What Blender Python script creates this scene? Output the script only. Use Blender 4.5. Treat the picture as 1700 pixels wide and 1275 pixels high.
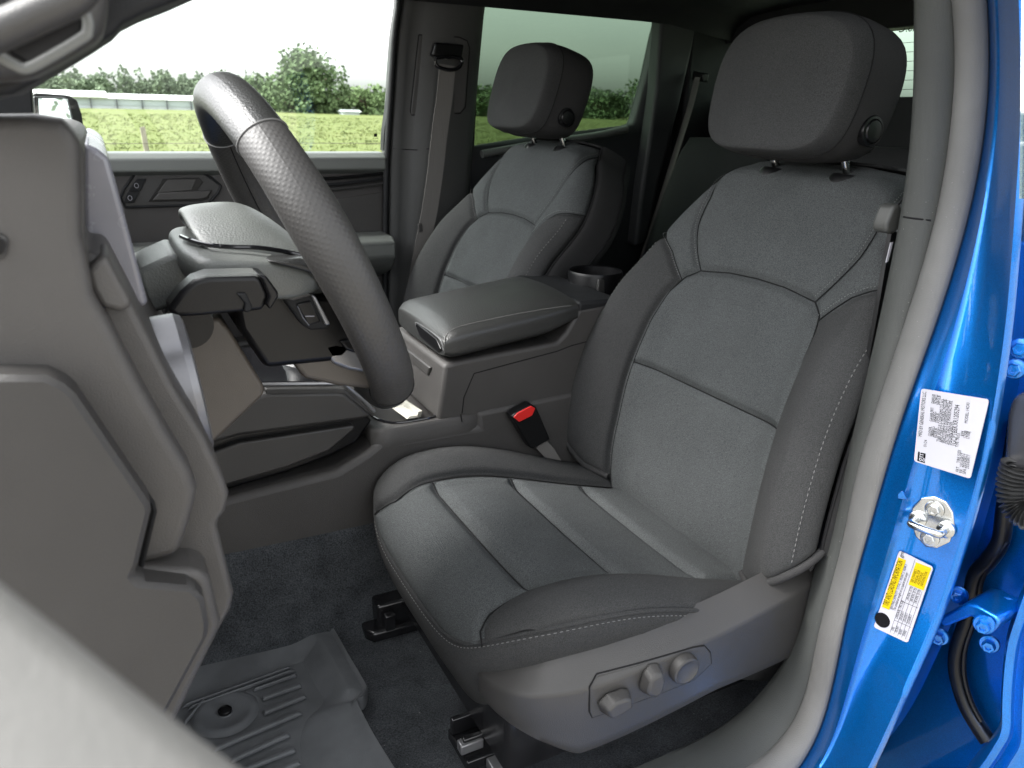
import bpy, bmesh, math, random
import numpy as np
from math import sin, cos, tan, pi, radians, atan, sqrt
from mathutils import Vector, Matrix
from mathutils.bvhtree import BVHTree
random.seed(7); RNG = np.random.default_rng(7)
scene = bpy.context.scene
for o in list(bpy.data.objects): bpy.data.objects.remove(o)
COL = scene.collection
# axes: X = towards the tail of the truck, Y = towards the passenger side, Z = up. Metres.

# ------------------------------------------------------------------ camera
FPX, CXP, CYP = 1277.0, 850.0, 637.5            # focal length and centre in pixels of the 1700 x 1275 photograph
YAW, PITCH, ROLL = radians(27.6), radians(19.35), radians(1.4)
CAM = np.array([0.09, -1.19, 1.50])
_f = np.array([sin(YAW)*cos(PITCH), cos(YAW)*cos(PITCH), -sin(PITCH)])
_r0 = np.array([cos(YAW), -sin(YAW), 0.0]); _u0 = np.cross(_r0, _f)
_r = cos(ROLL)*_r0 + sin(ROLL)*_u0; _u = cos(ROLL)*_u0 - sin(ROLL)*_r0
cam_d = bpy.data.cameras.new('camera'); cam = bpy.data.objects.new('camera', cam_d); COL.objects.link(cam)
cam_d.sensor_width = 36; cam_d.lens = 36*FPX/1700; cam_d.clip_start = 0.02; cam_d.clip_end = 3000
m = Matrix.Identity(4)
for i in range(3):
    m[i][0], m[i][1], m[i][2], m[i][3] = _r[i], _u[i], -_f[i], CAM[i]
cam.matrix_world = m
cam_d.dof.use_dof = True; cam_d.dof.focus_distance = 1.02; cam_d.dof.aperture_fstop = 10.5
scene.camera = cam

# ------------------------------------------------------------------ sky, sun, exposure (overcast)
SUN_EL, SUN_AZ = radians(48), radians(288)
w = bpy.data.worlds.new('World'); scene.world = w; w.use_nodes = True
nt = w.node_tree; nt.nodes.clear()
def N(t, **k):
    n = nt.nodes.new(t)
    for a, b in k.items(): setattr(n, a, b)
    return n
out = N('ShaderNodeOutputWorld'); bg = N('ShaderNodeBackground'); sky = N('ShaderNodeTexSky')
sky.sky_type = 'NISHITA'; sky.sun_disc = False; sky.sun_elevation = SUN_EL; sky.sun_rotation = SUN_AZ
sky.air_density = 1.0; sky.dust_density = 4.0; sky.ozone_density = 1.0
hs = N('ShaderNodeHueSaturation'); hs.inputs['Saturation'].default_value = 0.10; hs.inputs['Value'].default_value = 1.0
tc = N('ShaderNodeTexCoord'); nz = N('ShaderNodeTexNoise'); nz.inputs['Scale'].default_value = 3.2; nz.inputs['Detail'].default_value = 6
mp = N('ShaderNodeMapping'); mp.inputs['Scale'].default_value = (1, 1, 2.6)
cr = N('ShaderNodeValToRGB'); cr.color_ramp.elements[0].position = .3; cr.color_ramp.elements[0].color = (.88, .895, .91, 1)
cr.color_ramp.elements[1].position = .7; cr.color_ramp.elements[1].color = (1.06, 1.06, 1.05, 1)
mx = N('ShaderNodeMix', data_type='RGBA', blend_type='MULTIPLY'); mx.inputs['Factor'].default_value = 1
L = nt.links.new
L(tc.outputs['Generated'], mp.inputs['Vector']); L(mp.outputs[0], nz.inputs['Vector']); L(nz.outputs['Fac'], cr.inputs[0])
L(sky.outputs[0], hs.inputs['Color']); L(hs.outputs[0], mx.inputs['A']); L(cr.outputs[0], mx.inputs['B'])
sx_ = N('ShaderNodeSeparateXYZ'); mr_ = N('ShaderNodeMapRange'); mr_.inputs['From Min'].default_value = 0; mr_.inputs['From Max'].default_value = 1
mr_.inputs['To Min'].default_value = 2.4; mr_.inputs['To Max'].default_value = 2.6                     # overcast: zenith brighter than horizon
mx2 = N('ShaderNodeMix', data_type='RGBA', blend_type='MULTIPLY'); mx2.inputs['Factor'].default_value = 1
L(tc.outputs['Generated'], sx_.inputs[0]); L(sx_.outputs['Z'], mr_.inputs['Value']); L(mx.outputs['Result'], mx2.inputs['A']); L(mr_.outputs[0], mx2.inputs['B'])
L(mx2.outputs['Result'], bg.inputs['Color']); bg.inputs['Strength'].default_value = 0.105; L(bg.outputs[0], out.inputs[0])
sd = bpy.data.lights.new('sun', 'SUN'); so = bpy.data.objects.new('sun', sd); COL.objects.link(so)
sd.energy = 1.5; sd.angle = radians(14); sd.color = (1, .97, .93)
sdir = Vector((sin(SUN_AZ)*cos(SUN_EL), cos(SUN_AZ)*cos(SUN_EL), sin(SUN_EL)))   # towards the sun
so.rotation_euler = (-sdir).to_track_quat('-Z', 'Y').to_euler(); so.location = (0, -6, 8)
vs = scene.view_settings; vs.view_transform = 'Standard'; vs.look = 'None'; vs.gamma = 1; vs.use_curve_mapping = False
vs.exposure = 1.9
scene.render.engine = 'CYCLES'; scene.cycles.use_denoising = True; scene.cycles.max_bounces = 10
scene.cycles.diffuse_bounces = 5; scene.cycles.glossy_bounces = 5; scene.cycles.transparent_max_bounces = 12
scene.cycles.sample_clamp_indirect = 8

# ------------------------------------------------------------------ pixel -> place (distance always from the surface it lies on)
def ray(px, py): return _f + (px-CXP)/FPX*_r + (CYP-py)/FPX*_u
def _pl(px, py, a, v):
    d = ray(px, py); return CAM + (v-CAM[a])/d[a]*d
def PX(px, py, v): return _pl(px, py, 0, v)
def PY(px, py, v): return _pl(px, py, 1, v)
def PZ(px, py, v): return _pl(px, py, 2, v)
def PYs(pts, v): return [PY(a, b, v) for a, b in pts]

# ------------------------------------------------------------------ materials
MATS = {}
def mat(name, col, rough=.55, metal=0, spec=.5, bump=0, bscale=900, var=0, vscale=40, coat=0, sheen=0, speck=0, trans=0, stretch=None, detail=3):
    if name in MATS: return MATS[name]
    mt = bpy.data.materials.new(name); mt.use_nodes = True; n = mt.node_tree; b = n.nodes['Principled BSDF']
    b.inputs['Base Color'].default_value = (*col, 1); b.inputs['Roughness'].default_value = rough
    b.inputs['Metallic'].default_value = metal; b.inputs['Specular IOR Level'].default_value = spec
    if coat: b.inputs['Coat Weight'].default_value = coat; b.inputs['Coat Roughness'].default_value = .04
    if sheen: b.inputs['Sheen Weight'].default_value = sheen; b.inputs['Sheen Roughness'].default_value = .4
    g = n.nodes.new('ShaderNodeTexCoord'); src = g.outputs['Object']
    if stretch:
        mpn = n.nodes.new('ShaderNodeMapping'); mpn.inputs['Scale'].default_value = stretch; n.links.new(src, mpn.inputs[0]); src = mpn.outputs[0]
    def noise(s, d=3):
        t = n.nodes.new('ShaderNodeTexNoise'); t.inputs['Scale'].default_value = s; t.inputs['Detail'].default_value = d
        n.links.new(src, t.inputs['Vector']); return t.outputs['Fac']
    colsock = None
    def mul(fac, lo, hi, prev):
        r = n.nodes.new('ShaderNodeMapRange'); r.inputs['From Min'].default_value = .3; r.inputs['From Max'].default_value = .7
        r.inputs['To Min'].default_value = lo; r.inputs['To Max'].default_value = hi; n.links.new(fac, r.inputs['Value'])
        mxn = n.nodes.new('ShaderNodeMix'); mxn.data_type = 'RGBA'; mxn.blend_type = 'MULTIPLY'; mxn.inputs['Factor'].default_value = 1
        if prev is None: mxn.inputs['A'].default_value = (*col, 1)
        else: n.links.new(prev, mxn.inputs['A'])
        n.links.new(r.outputs[0], mxn.inputs['B']); return mxn.outputs['Result']
    if var: colsock = mul(noise(vscale), 1-var, 1+var, colsock)
    if speck: colsock = mul(noise(bscale, 2), 1-speck, 1+speck, colsock)
    if colsock: n.links.new(colsock, b.inputs['Base Color'])
    if var:
        r = n.nodes.new('ShaderNodeMapRange'); r.inputs['To Min'].default_value = max(.02, rough-.10); r.inputs['To Max'].default_value = min(1, rough+.10)
        n.links.new(noise(vscale*.6, 5), r.inputs['Value']); n.links.new(r.outputs[0], b.inputs['Roughness'])
    if bump:
        bn = n.nodes.new('ShaderNodeBump'); bn.inputs['Strength'].default_value = min(1, bump); bn.inputs['Distance'].default_value = .0012
        n.links.new(noise(bscale, detail), bn.inputs['Height']); n.links.new(bn.outputs[0], b.inputs['Normal'])
    MATS[name] = mt; return mt
INSERT = mat('heather_grey_fabric', (.049, .0525, .0535), .95, spec=.08, bump=.9, bscale=850, speck=.45, sheen=0, var=.06, vscale=14)
BOLST = mat('charcoal_fabric', (.0320, .0326, .0330), .95, spec=.08, bump=.7, bscale=900, speck=.36, sheen=0, var=.05, vscale=12)
KNIT = mat('dark_knit_fabric', (.0285, .0283, .0288), .95, spec=.08, bump=.4, bscale=1500, speck=.25, sheen=0, var=.05, vscale=12)
THREAD = mat('grey_thread', (.095, .095, .095), .8)
SEAM = mat('seam_shadow_fabric', (.011, .011, .0115), .9, spec=.1)
PLAST = mat('charcoal_plastic', (.026, .0255, .025), .46, spec=.40, bump=.35, bscale=1100, var=.10, vscale=9)
PLAST2 = mat('warm_grey_plastic', (.030, .0288, .0278), .44, spec=.42, bump=.30, bscale=1000, var=.10, vscale=8)
SOFT = mat('soft_grey_vinyl', (.085, .090, .085), .40, spec=.5, bump=.45, bscale=520, var=.05, vscale=10)
LEATH = mat('dark_leather', (.016, .0164, .016), .38, spec=.5, bump=.5, bscale=480, var=.06, vscale=20)
BLACK = mat('black_plastic', (.004, .004, .0045), .32, spec=.24, bump=.1, bscale=900, var=.1)
GLOSSB = mat('gloss_black', (.006, .006, .007), .10, spec=.5)
DARKP = mat('dark_trim', (.008, .0085, .0095), .6, spec=.22, bump=.3, bscale=900, var=.08)
CARPET = mat('black_carpet', (.038, .041, .0445), .98, spec=.05, bump=1, bscale=520, speck=.5, var=.25, vscale=26, sheen=.12)
RUBBER = mat('grey_rubber_mat', (.080, .084, .089), .60, spec=.35, bump=.35, bscale=700, var=.22, vscale=16)
SEAL = mat('door_seal_rubber', (.088, .087, .085), .60, spec=.32, bump=.25, bscale=800, var=.10, vscale=14)
TRIMG = mat('pillar_trim_grey', (.036, .038, .036), .62, spec=.28, bump=.35, bscale=1000, var=.08, vscale=10)
CHROME = mat('zinc_metal', (.40, .41, .41), .24, metal=1, var=.2, vscale=60)
SATIN = mat('satin_silver', (.20, .20, .205), .32, metal=.6, var=.1)
STEELB = mat('black_steel', (.010, .010, .011), .22, spec=.6, var=.3, vscale=30)
RED = mat('red_plastic', (.50, .012, .010), .35)
BELT = mat('seat_belt_webbing', (.11, .105, .10), .8, spec=.2, bump=.5, bscale=300, stretch=(1, 1, .12))
WHITE = mat('white_label', (.27, .27, .30), .4, spec=.3)
INK = mat('label_ink', (.004, .004, .005), .8, spec=.05)
YEL = mat('yellow_print', (.34, .25, .0), .5, spec=.2)
PAPER = mat('paper', (.38, .37, .32), .8)
def paint():
    mt = bpy.data.materials.new('metallic_blue_paint'); mt.use_nodes = True; n = mt.node_tree; b = n.nodes['Principled BSDF']
    b.inputs['Base Color'].default_value = (.0, .125, .45, 1); b.inputs['Metallic'].default_value = .82; b.inputs['Roughness'].default_value = .30
    b.inputs['Coat Weight'].default_value = .75; b.inputs['Coat Roughness'].default_value = .03
    g = n.nodes.new('ShaderNodeTexCoord'); v = n.nodes.new('ShaderNodeTexVoronoi'); v.inputs['Scale'].default_value = 1600
    n.links.new(g.outputs['Object'], v.inputs['Vector'])
    r = n.nodes.new('ShaderNodeMapRange'); r.inputs['To Min'].default_value = .72; r.inputs['To Max'].default_value = 1.3
    n.links.new(v.outputs['Color'], r.inputs['Value'])
    x = n.nodes.new('ShaderNodeMix'); x.data_type = 'RGBA'; x.blend_type = 'MULTIPLY'; x.inputs['Factor'].default_value = 1
    x.inputs['A'].default_value = (.0, .125, .45, 1); n.links.new(r.outputs[0], x.inputs['B']); n.links.new(x.outputs['Result'], b.inputs['Base Color'])
    nz_ = n.nodes.new('ShaderNodeTexNoise'); nz_.inputs['Scale'].default_value = 260; nz_.inputs['Detail'].default_value = 2; n.links.new(g.outputs['Object'], nz_.inputs['Vector'])
    bn = n.nodes.new('ShaderNodeBump'); bn.inputs['Strength'].default_value = .06; bn.inputs['Distance'].default_value = .001
    n.links.new(nz_.outputs['Fac'], bn.inputs['Height']); n.links.new(bn.outputs[0], b.inputs['Coat Normal'])
    return mt
PAINT = paint()
def glass(name, tint, refl=.06):
    mt = bpy.data.materials.new(name); mt.use_nodes = True; n = mt.node_tree; n.nodes.clear()
    o = n.nodes.new('ShaderNodeOutputMaterial'); t = n.nodes.new('ShaderNodeBsdfTransparent'); t.inputs[0].default_value = (*tint, 1)
    g = n.nodes.new('ShaderNodeBsdfGlossy'); g.inputs['Roughness'].default_value = .02; g.inputs[0].default_value = (1, 1, 1, 1)
    mxs = n.nodes.new('ShaderNodeMixShader'); mxs.inputs[0].default_value = refl
    n.links.new(t.outputs[0], mxs.inputs[1]); n.links.new(g.outputs[0], mxs.inputs[2]); n.links.new(mxs.outputs[0], o.inputs[0]); return mt
CLEAR = glass('clear_window_glass', (.93, .96, .94), .03)
TINT = glass('tinted_window_glass', (.35, .41, .355), .03)
def perforated():
    mt = mat('perforated_leather', (.030, .029, .028), .50, spec=.40, var=.05, vscale=15); n = mt.node_tree; b = n.nodes['Principled BSDF']
    uv = n.nodes.new('ShaderNodeUVMap'); v = n.nodes.new('ShaderNodeTexVoronoi'); v.inputs['Scale'].default_value = 1; v.inputs['Randomness'].default_value = 0
    mp = n.nodes.new('ShaderNodeMapping'); mp.inputs['Rotation'].default_value = (0, 0, radians(45)); n.links.new(uv.outputs[0], mp.inputs[0]); n.links.new(mp.outputs[0], v.inputs['Vector'])
    r = n.nodes.new('ShaderNodeMapRange'); r.inputs['From Min'].default_value = .12; r.inputs['From Max'].default_value = .42; n.links.new(v.outputs['Distance'], r.inputs['Value'])
    r.inputs['To Min'].default_value = 1; r.inputs['To Max'].default_value = 0
    bn = n.nodes.new('ShaderNodeBump'); bn.inputs['Strength'].default_value = .42; bn.inputs['Distance'].default_value = .00035
    n.links.new(r.outputs[0], bn.inputs['Height']); n.links.new(bn.outputs[0], b.inputs['Normal']); return mt
PERF = perforated()

# ------------------------------------------------------------------ objects
def _place(o, parent):
    COL.objects.link(o)
    if parent is not None:
        o.parent = parent
        if parent.type == 'EMPTY': o.matrix_parent_inverse = Matrix.Translation(-Vector(parent.location))
    return o
def thing(name, label, cat, loc=(0, 0, 0), group=None, kind=None):
    o = bpy.data.objects.new(name, None); o.location = [float(c) for c in loc]; o.empty_display_size = .05; COL.objects.link(o)
    tag(o, label, cat, group, kind); return o
def tag(o, label=None, cat=None, group=None, kind=None):
    for k, v in (('label', label), ('category', cat), ('group', group), ('kind', kind)):
        if v: o[k] = v
    return o
def mk(name, verts, faces, material, parent=None, smooth=True, ang=38, bevel=0, seg=3, solid=0, soff=-1, uv=None):
    me = bpy.data.meshes.new(name); me.from_pydata([tuple(float(c) for c in v) for v in verts], [], faces); me.validate(); me.update()
    bm = bmesh.new(); bm.from_mesh(me)
    bmesh.ops.remove_doubles(bm, verts=bm.verts, dist=1e-6)
    if not uv: bmesh.ops.recalc_face_normals(bm, faces=bm.faces)
    bm.to_mesh(me); bm.free()
    if smooth: me.shade_smooth(); me.set_sharp_from_angle(angle=radians(ang))
    me.materials.append(material)
    o = _place(bpy.data.objects.new(name, me), parent)
    if solid:
        md = o.modifiers.new('thickness', 'SOLIDIFY'); md.thickness = solid; md.offset = soff
    if bevel:
        md = o.modifiers.new('bevel', 'BEVEL'); md.width = bevel; md.segments = seg; md.limit_method = 'ANGLE'; md.angle_limit = radians(30); md.harden_normals = False
    return o
def grid(name, P, material, parent=None, cu=False, cv=False, **k):
    P = np.asarray(P, float); n, mm = P.shape[:2]; f = []
    for i in range(n if cu else n-1):
        for j in range(mm if cv else mm-1):
            f.append((i*mm+j, ((i+1) % n)*mm+j, ((i+1) % n)*mm+(j+1) % mm, i*mm+(j+1) % mm))
    return mk(name, P.reshape(-1, 3), f, material, parent, **k)
def loft(name, secs, material, parent=None, caps=True, **k):
    P = np.asarray(secs, float); n, mm = P.shape[:2]; f = []
    for i in range(n-1):
        for j in range(mm): f.append((i*mm+j, (i+1)*mm+j, (i+1)*mm+(j+1) % mm, i*mm+(j+1) % mm))
    if caps: f += [tuple(range(mm)), tuple((n-1)*mm+j for j in range(mm))]
    return mk(name, P.reshape(-1, 3), f, material, parent, **k)
def prism(name, poly, ext, material, parent=None, bevel=.003, seg=3, taper=1.0, **k):
    P = [np.asarray(p, float) for p in poly]; e = np.asarray(ext, float); c = sum(P)/len(P); n = len(P)
    Q = [c+(p-c)*taper+e for p in P]
    f = [tuple(range(n)), tuple(range(2*n-1, n-1, -1))] + [(i, i+n, (i+1) % n+n, (i+1) % n) for i in range(n)]
    return mk(name, P+Q, f, material, parent, bevel=bevel, seg=seg, **k)
def box(name, a, b, material, parent=None, bevel=.003, **k):
    (x0, y0, z0), (x1, y1, z1) = a, b
    return prism(name, [(x0, y0, z0), (x1, y0, z0), (x1, y0, z1), (x0, y0, z1)], (0, y1-y0, 0), material, parent, bevel, **k)
def cr(pts, n, closed=False):
    P = [np.asarray(p, float) for p in pts]; out = []
    if closed: P = [P[-1]]+P+[P[0], P[1]]
    else: P = [2*P[0]-P[1]]+P+[2*P[-1]-P[-2]]
    m = len(P)-3
    for k in range(n):
        t = k/(n if closed else n-1)*m; i = min(int(t), m-1); t -= i
        a, b, c, d = P[i:i+4]
        out.append(.5*(2*b+(c-a)*t+(2*a-5*b+4*c-d)*t*t+(3*b-a-3*c+d)*t**3))
    return out
def frames(P, up=None):
    P = np.asarray(P, float); T = np.gradient(P, axis=0); T /= np.linalg.norm(T, axis=1)[:, None]+1e-12
    u = np.array(up if up is not None else (0, 0, 1.)); A = []; B = []
    for t in T:
        b = np.cross(t, u)
        if np.linalg.norm(b) < 1e-4: b = np.cross(t, (1, .3, 0))
        b /= np.linalg.norm(b); a = np.cross(b, t); A.append(a); B.append(b)
        if up is None: u = a
    return T, np.array(A), np.array(B)
def sweep(name, pts, prof, material, parent=None, up=None, n=None, closed=False, scale=None, caps=True, **k):
    P = np.array(cr(pts, n, closed) if n else pts, float)
    if closed:
        Pe = np.vstack([P[-1:], P, P[:1]]); T, A, B = frames(Pe, up if up is not None else (0, 0, 1)); A, B = A[1:-1], B[1:-1]
    else: T, A, B = frames(P, up)
    prof = np.asarray(prof, float); S = []
    for i in range(len(P)):
        s = 1 if scale is None else scale(i/(len(P)-1))
        S.append(P[i]+s*(prof[:, :1]*B[i]+prof[:, 1:]*A[i]))
    if closed: return grid(name, S, material, parent, cu=True, cv=True, **k)
    return loft(name, S, material, parent, caps=caps, **k)
def circ(r, n=12, ry=None):
    return [(r*cos(2*pi*i/n), (ry or r)*sin(2*pi*i/n)) for i in range(n)]
def tube(name, pts, r, material, parent=None, n=None, seg=10, **k): return sweep(name, pts, circ(r, seg), material, parent, n=n, **k)
def lathe(name, o, axis, prof, material, parent=None, n=28, **k):
    o = np.asarray(o, float); a = np.asarray(axis, float); a /= np.linalg.norm(a)
    b = np.cross(a, (0, 0, 1) if abs(a[2]) < .9 else (1, 0, 0)); b /= np.linalg.norm(b); c = np.cross(a, b)
    S = [[o+a*h+r*(cos(2*pi*i/n)*b+sin(2*pi*i/n)*c) for i in range(n)] for r, h in prof]
    return loft(name, S, material, parent, **k)
def bolt(o, axis, r, h, material, parent, name='bolt'):
    a_ = np.asarray(axis, float); a_ /= np.linalg.norm(a_); o = np.asarray(o, float)
    b_ = lathe(name, o, a_, [(r*1.6, 0), (r*1.6, h*.14), (r*1.45, h*.26), (r*1.0, h*.30)], material, parent, n=24, ang=30)
    lathe('bolt_head', o+a_*h*.25, a_, [(r*1.05, 0), (r*1.05, h*.7), (r*.88, h*.82), (r*.5, h*.82), (r*.45, h*.6)], material, b_ if parent is not None else None, n=6, ang=25)
def bvh(objs):
    V = []; Fc = []
    for o in objs:
        b = len(V); V += [v.co.copy() for v in o.data.vertices]; Fc += [[b+i for i in p.vertices] for p in o.data.polygons]
    return BVHTree.FromPolygons(V, Fc)
def hit(t, px, py):
    loc, nor, i, d = t.ray_cast(Vector(CAM), Vector(ray(px, py)).normalized())
    if loc is None: raise RuntimeError('no surface at %s %s' % (px, py))
    n = np.array(nor); n = n if n @ ray(px, py) < 0 else -n
    return np.array(loc), n
def text(s, o, xd, yd, size, material, parent, name='printed_text', align='LEFT', lift=.0006, sx=1.0, fit=None):
    c = bpy.data.curves.new(name, 'FONT'); c.body = s; c.size = 1; c.align_x = align; c.resolution_u = 3
    t = bpy.data.objects.new('tmp', c); me = bpy.data.meshes.new_from_object(t); bpy.data.objects.remove(t); bpy.data.curves.remove(c)
    xd = np.asarray(xd, float); xd /= np.linalg.norm(xd); yd = np.asarray(yd, float); yd = yd-xd*(yd@xd); yd /= np.linalg.norm(yd); nz_ = np.cross(xd, yd)
    if fit and len(me.vertices): sx = min(sx, fit/(max(v.co.x for v in me.vertices)*size+1e-9))
    for v in me.vertices:
        p = np.asarray(o, float)+xd*v.co.x*size*sx+yd*v.co.y*size+nz_*lift; v.co = p
    me.materials.clear(); me.materials.append(material); return _place(bpy.data.objects.new(name, me), parent)
def interp(x, xs, ys):
    xs = np.array(xs, float); ys = np.array(ys, float); x = min(max(x, xs[0]), xs[-1]); i = int(min(max(np.searchsorted(xs, x)-1, 0), len(xs)-2))
    h = xs[i+1]-xs[i]; t = (x-xs[i])/h
    def mm(k):
        if k == 0: return (ys[1]-ys[0])/(xs[1]-xs[0])
        if k == len(xs)-1: return (ys[-1]-ys[-2])/(xs[-1]-xs[-2])
        return (ys[k+1]-ys[k-1])/(xs[k+1]-xs[k-1])
    return (2*t**3-3*t*t+1)*ys[i]+(t**3-2*t*t+t)*h*mm(i)+(-2*t**3+3*t*t)*ys[i+1]+(t**3-t*t)*h*mm(i+1)
def sstep(a, b, x):
    t = min(1, max(0, (x-a)/(b-a))); return t*t*(3-2*t)
def poly_at(pl, t):                       # point at fraction t of a 2-D polyline (by length)
    P = np.asarray(pl, float); d = np.r_[0, np.cumsum(np.linalg.norm(np.diff(P, axis=0), axis=1))]; s = t*d[-1]
    return np.array([np.interp(s, d, P[:, 0]), np.interp(s, d, P[:, 1])])
def ease(n, k=.55):                       # 0..1, denser near both ends
    t = np.linspace(0, 1, n); return (1-k)*t+k*(.5-.5*np.cos(pi*t))
def panel(name, fn, bot, top, left, right, material, parent, nu=44, nv=44, groove=.0065, gw=.0065, puff=.003, soft=''):
    """upholstery panel: Coons patch in surface coordinates; its border sinks into the seam. fn(a,b) -> point; normal by differences."""
    U, V = ease(nu), ease(nv); Q = np.zeros((nu, nv, 2))
    B_, T_, L_, R_ = [[np.asarray(poly_at(c, t)) for t in tt] for c, tt in ((bot, U), (top, U), (left, V), (right, V))]
    for i, u in enumerate(U):
        for j, v in enumerate(V):
            Q[i, j] = (1-v)*B_[i]+v*T_[i]+(1-u)*L_[j]+u*R_[j]-((1-u)*(1-v)*B_[0]+u*(1-v)*B_[-1]+(1-u)*v*T_[0]+u*v*T_[-1])
    P = np.array([[fn(*Q[i, j]) for j in range(nv)] for i in range(nu)])
    du = np.gradient(P, axis=0); dv = np.gradient(P, axis=1); n = np.cross(du, dv); n /= np.linalg.norm(n, axis=2)[..., None]+1e-12
    c = P[nu//2, nv//2]
    if n[nu//2, nv//2] @ (CAM_REF-c) < 0: n = -n
    def dist(E):
        return np.min(np.linalg.norm(P[:, :, None, :]-E[None, None], axis=3), axis=2)
    d = np.minimum.reduce([dist(P[:, 0]), dist(P[:, -1]), dist(P[0]), dist(P[-1])])
    gm = np.full(d.shape, groove)
    if soft:                                # piped outer edges barely sink
        ed = {'b': P[:, 0], 't': P[:, -1], 'l': P[0], 'r': P[-1]}
        ds = np.minimum.reduce([dist(ed[c_]) for c_ in soft]); dh = np.minimum.reduce([dist(ed[c_]) for c_ in 'btlr' if c_ not in soft])
        gm = np.where(ds < dh, .0012, groove); gm = np.where((ds < .02) & (dh < .02), .0012+(groove-.0012)*np.clip(.5+(ds-dh)/.02, 0, 1), gm)
    off = -gm*np.exp(-(d/gw)**2)+puff*(1-np.exp(-(d/.03)))
    return grid(name, P+n*off[..., None], material, parent, ang=80)
CAM_REF = np.array([0.0, -.9, 1.9])
# ================================================================== the truck cab
cab = thing('truck_cab', 'blue pickup cab with its driver side doors open, grey interior trim', 'truck', (.7, 0, .1))
YS = lambda py, lo, hi: lo+(hi-lo)*min(1, max(0, py/700))
ca = [(1517, -60), (1517, 0), (1517, 100), (1515, 200), (1495, 360), (1470, 480), (1440, 620), (1400, 780), (1375, 870), (1345, 960), (1330, 1050)]
cb = [(1572, -60), (1580, 0), (1588, 60), (1585, 150), (1567, 300), (1553, 367), (1530, 449), (1506, 521), (1481, 600), (1452, 685), (1424, 769), (1405, 870), (1394, 925), (1359, 1042), (1342, 1137), (1313, 1234)]
cc_ = [(1634, -60), (1640, 0), (1644, 82), (1642, 165), (1635, 223), (1627, 282), (1607, 367), (1583, 449), (1557, 532), (1519, 630), (1507, 670), (1481, 740), (1464, 812), (1446, 860), (1436, 909), (1420, 958), (1406, 1013), (1396, 1071), (1388, 1114), (1372, 1179), (1349, 1267)]
cd_ = [(1690, -60), (1692, 0), (1696, 94), (1695, 250), (1687, 320), (1679, 460), (1671, 540), (1660, 620), (1646, 706), (1625, 812), (1608, 870), (1586, 935), (1554, 1039), (1508, 1130), (1477, 1202), (1443, 1275), (1400, 1360)]
A = [PY(a, b, YS(b, -.595, -.622)) for a, b in ca]; B = [PY(a, b, YS(b, -.632, -.662)) for a, b in cb]
Cc = [PY(a, b, YS(b, -.655, -.695)) for a, b in cc_]; D = [PY(a, b, YS(b, -.735, -.782)) for a, b in cd_]
A += [np.array([.80, -.605, .79]), np.array([.765, -.60, .735]), np.array([.66, -.598, .722]), np.array([.45, -.598, .722]), np.array([.15, -.598, .722])]
B += [np.array([.745, -.662, .735]), np.array([.69, -.660, .716]), np.array([.56, -.660, .712]), np.array([.42, -.662, .72]), np.array([.15, -.662, .72])]
Cc += [np.array([.75, -.695, .715]), np.array([.70, -.697, .69]), np.array([.60, -.70, .685]), np.array([.42, -.70, .685]), np.array([.15, -.70, .685])]
D += [np.array([.68, -.785, .76]), np.array([.60, -.79, .70]), np.array([.5, -.795, .672]), np.array([.15, -.795, .67])]
def by_height(q, zc=.80):                 # align the four curves: equal heights down the pillar, equal lengths along the sill
    P = np.array(cr(q, 900)); k = int(np.argmax(P[:, 2] < zc)); zt = 1.655
    up = P[:k+1]; zz = np.linspace(min(zt, up[0, 2]), zc, 90); o = np.argsort(up[:, 2]); U = np.stack([np.interp(zz, up[o, 2], up[o, j]) for j in range(3)], 1)
    lo = P[k:]; d = np.r_[0, np.cumsum(np.linalg.norm(np.diff(lo, axis=0), axis=1))]; ss_ = np.linspace(0, d[-1], 50)[1:]
    Q = np.vstack([U, np.stack([np.interp(ss_, d, lo[:, j]) for j in range(3)], 1)])
    kern = np.exp(-.5*(np.arange(-9, 10)/4.5)**2); kern /= kern.sum()
    pad = np.vstack([2*Q[0]-Q[9:0:-1], Q, 2*Q[-1]-Q[-2:-11:-1]])
    return np.stack([np.convolve(pad[:, j], kern, 'valid') for j in range(3)], 1)
A, B, Cc, D = [by_height(q) for q in (A, B, Cc, D)]
A2 = A+np.array([.10, .004, 0]); A1 = A+np.array([.012, .004, 0]); Am = .62*A+.38*B+np.array([-.006, -.003, .002])
pt = grid('pillar_trim', [A2, A1, A, .85*A+.15*B+np.array([-.006, -.002, 0]), Am, .25*A+.75*B+np.array([-.005, -.002, 0]), B+np.array([.004, .002, 0])], TRIMG, cab, ang=70)
tpt = bvh([pt])
sv = [hit(tpt, x, y)[0]+hit(tpt, x, y)[1]*.0004 for x, y in ((1500, 360), (1512, 362), (1530, 364), (1545, 366))]
tube('trim_seam', sv, .0011, SEAM, pt, seg=6)
bul = lambda t, h: (1-t)*B+t*Cc+np.array([-.72, -.68, .1])*h
seal = grid('door_seal', [B+np.array([.012, .006, 0]), B, bul(.06, .004), bul(.16, .0085), bul(.4, .0115), bul(.75, .0105), bul(.93, .006), Cc+np.array([-.002, -.001, 0]), Cc+np.array([.01, .004, 0])], SEAL, cab, ang=80)
f = lambda t, h: (1-t)*Cc+t*D+np.array([-.8, -.6, 0])*h
jamb = grid('door_jamb', [Cc+np.array([.006, .003, 0]), Cc, f(.05, .001), f(.13, .002), f(.19, .008), f(.26, .010), f(.32, .004), f(.38, .0), f(.6, .0), f(.85, .0), f(.96, .001), D+np.array([-.001, 0, 0]), D+np.array([.006, -.003, 0]), D+np.array([.016, .002, 0]), D+np.array([.05, .03, 0]), D+np.array([.15, .05, 0])], PAINT, cab, ang=70)
TJ = bvh([jamb])
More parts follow.
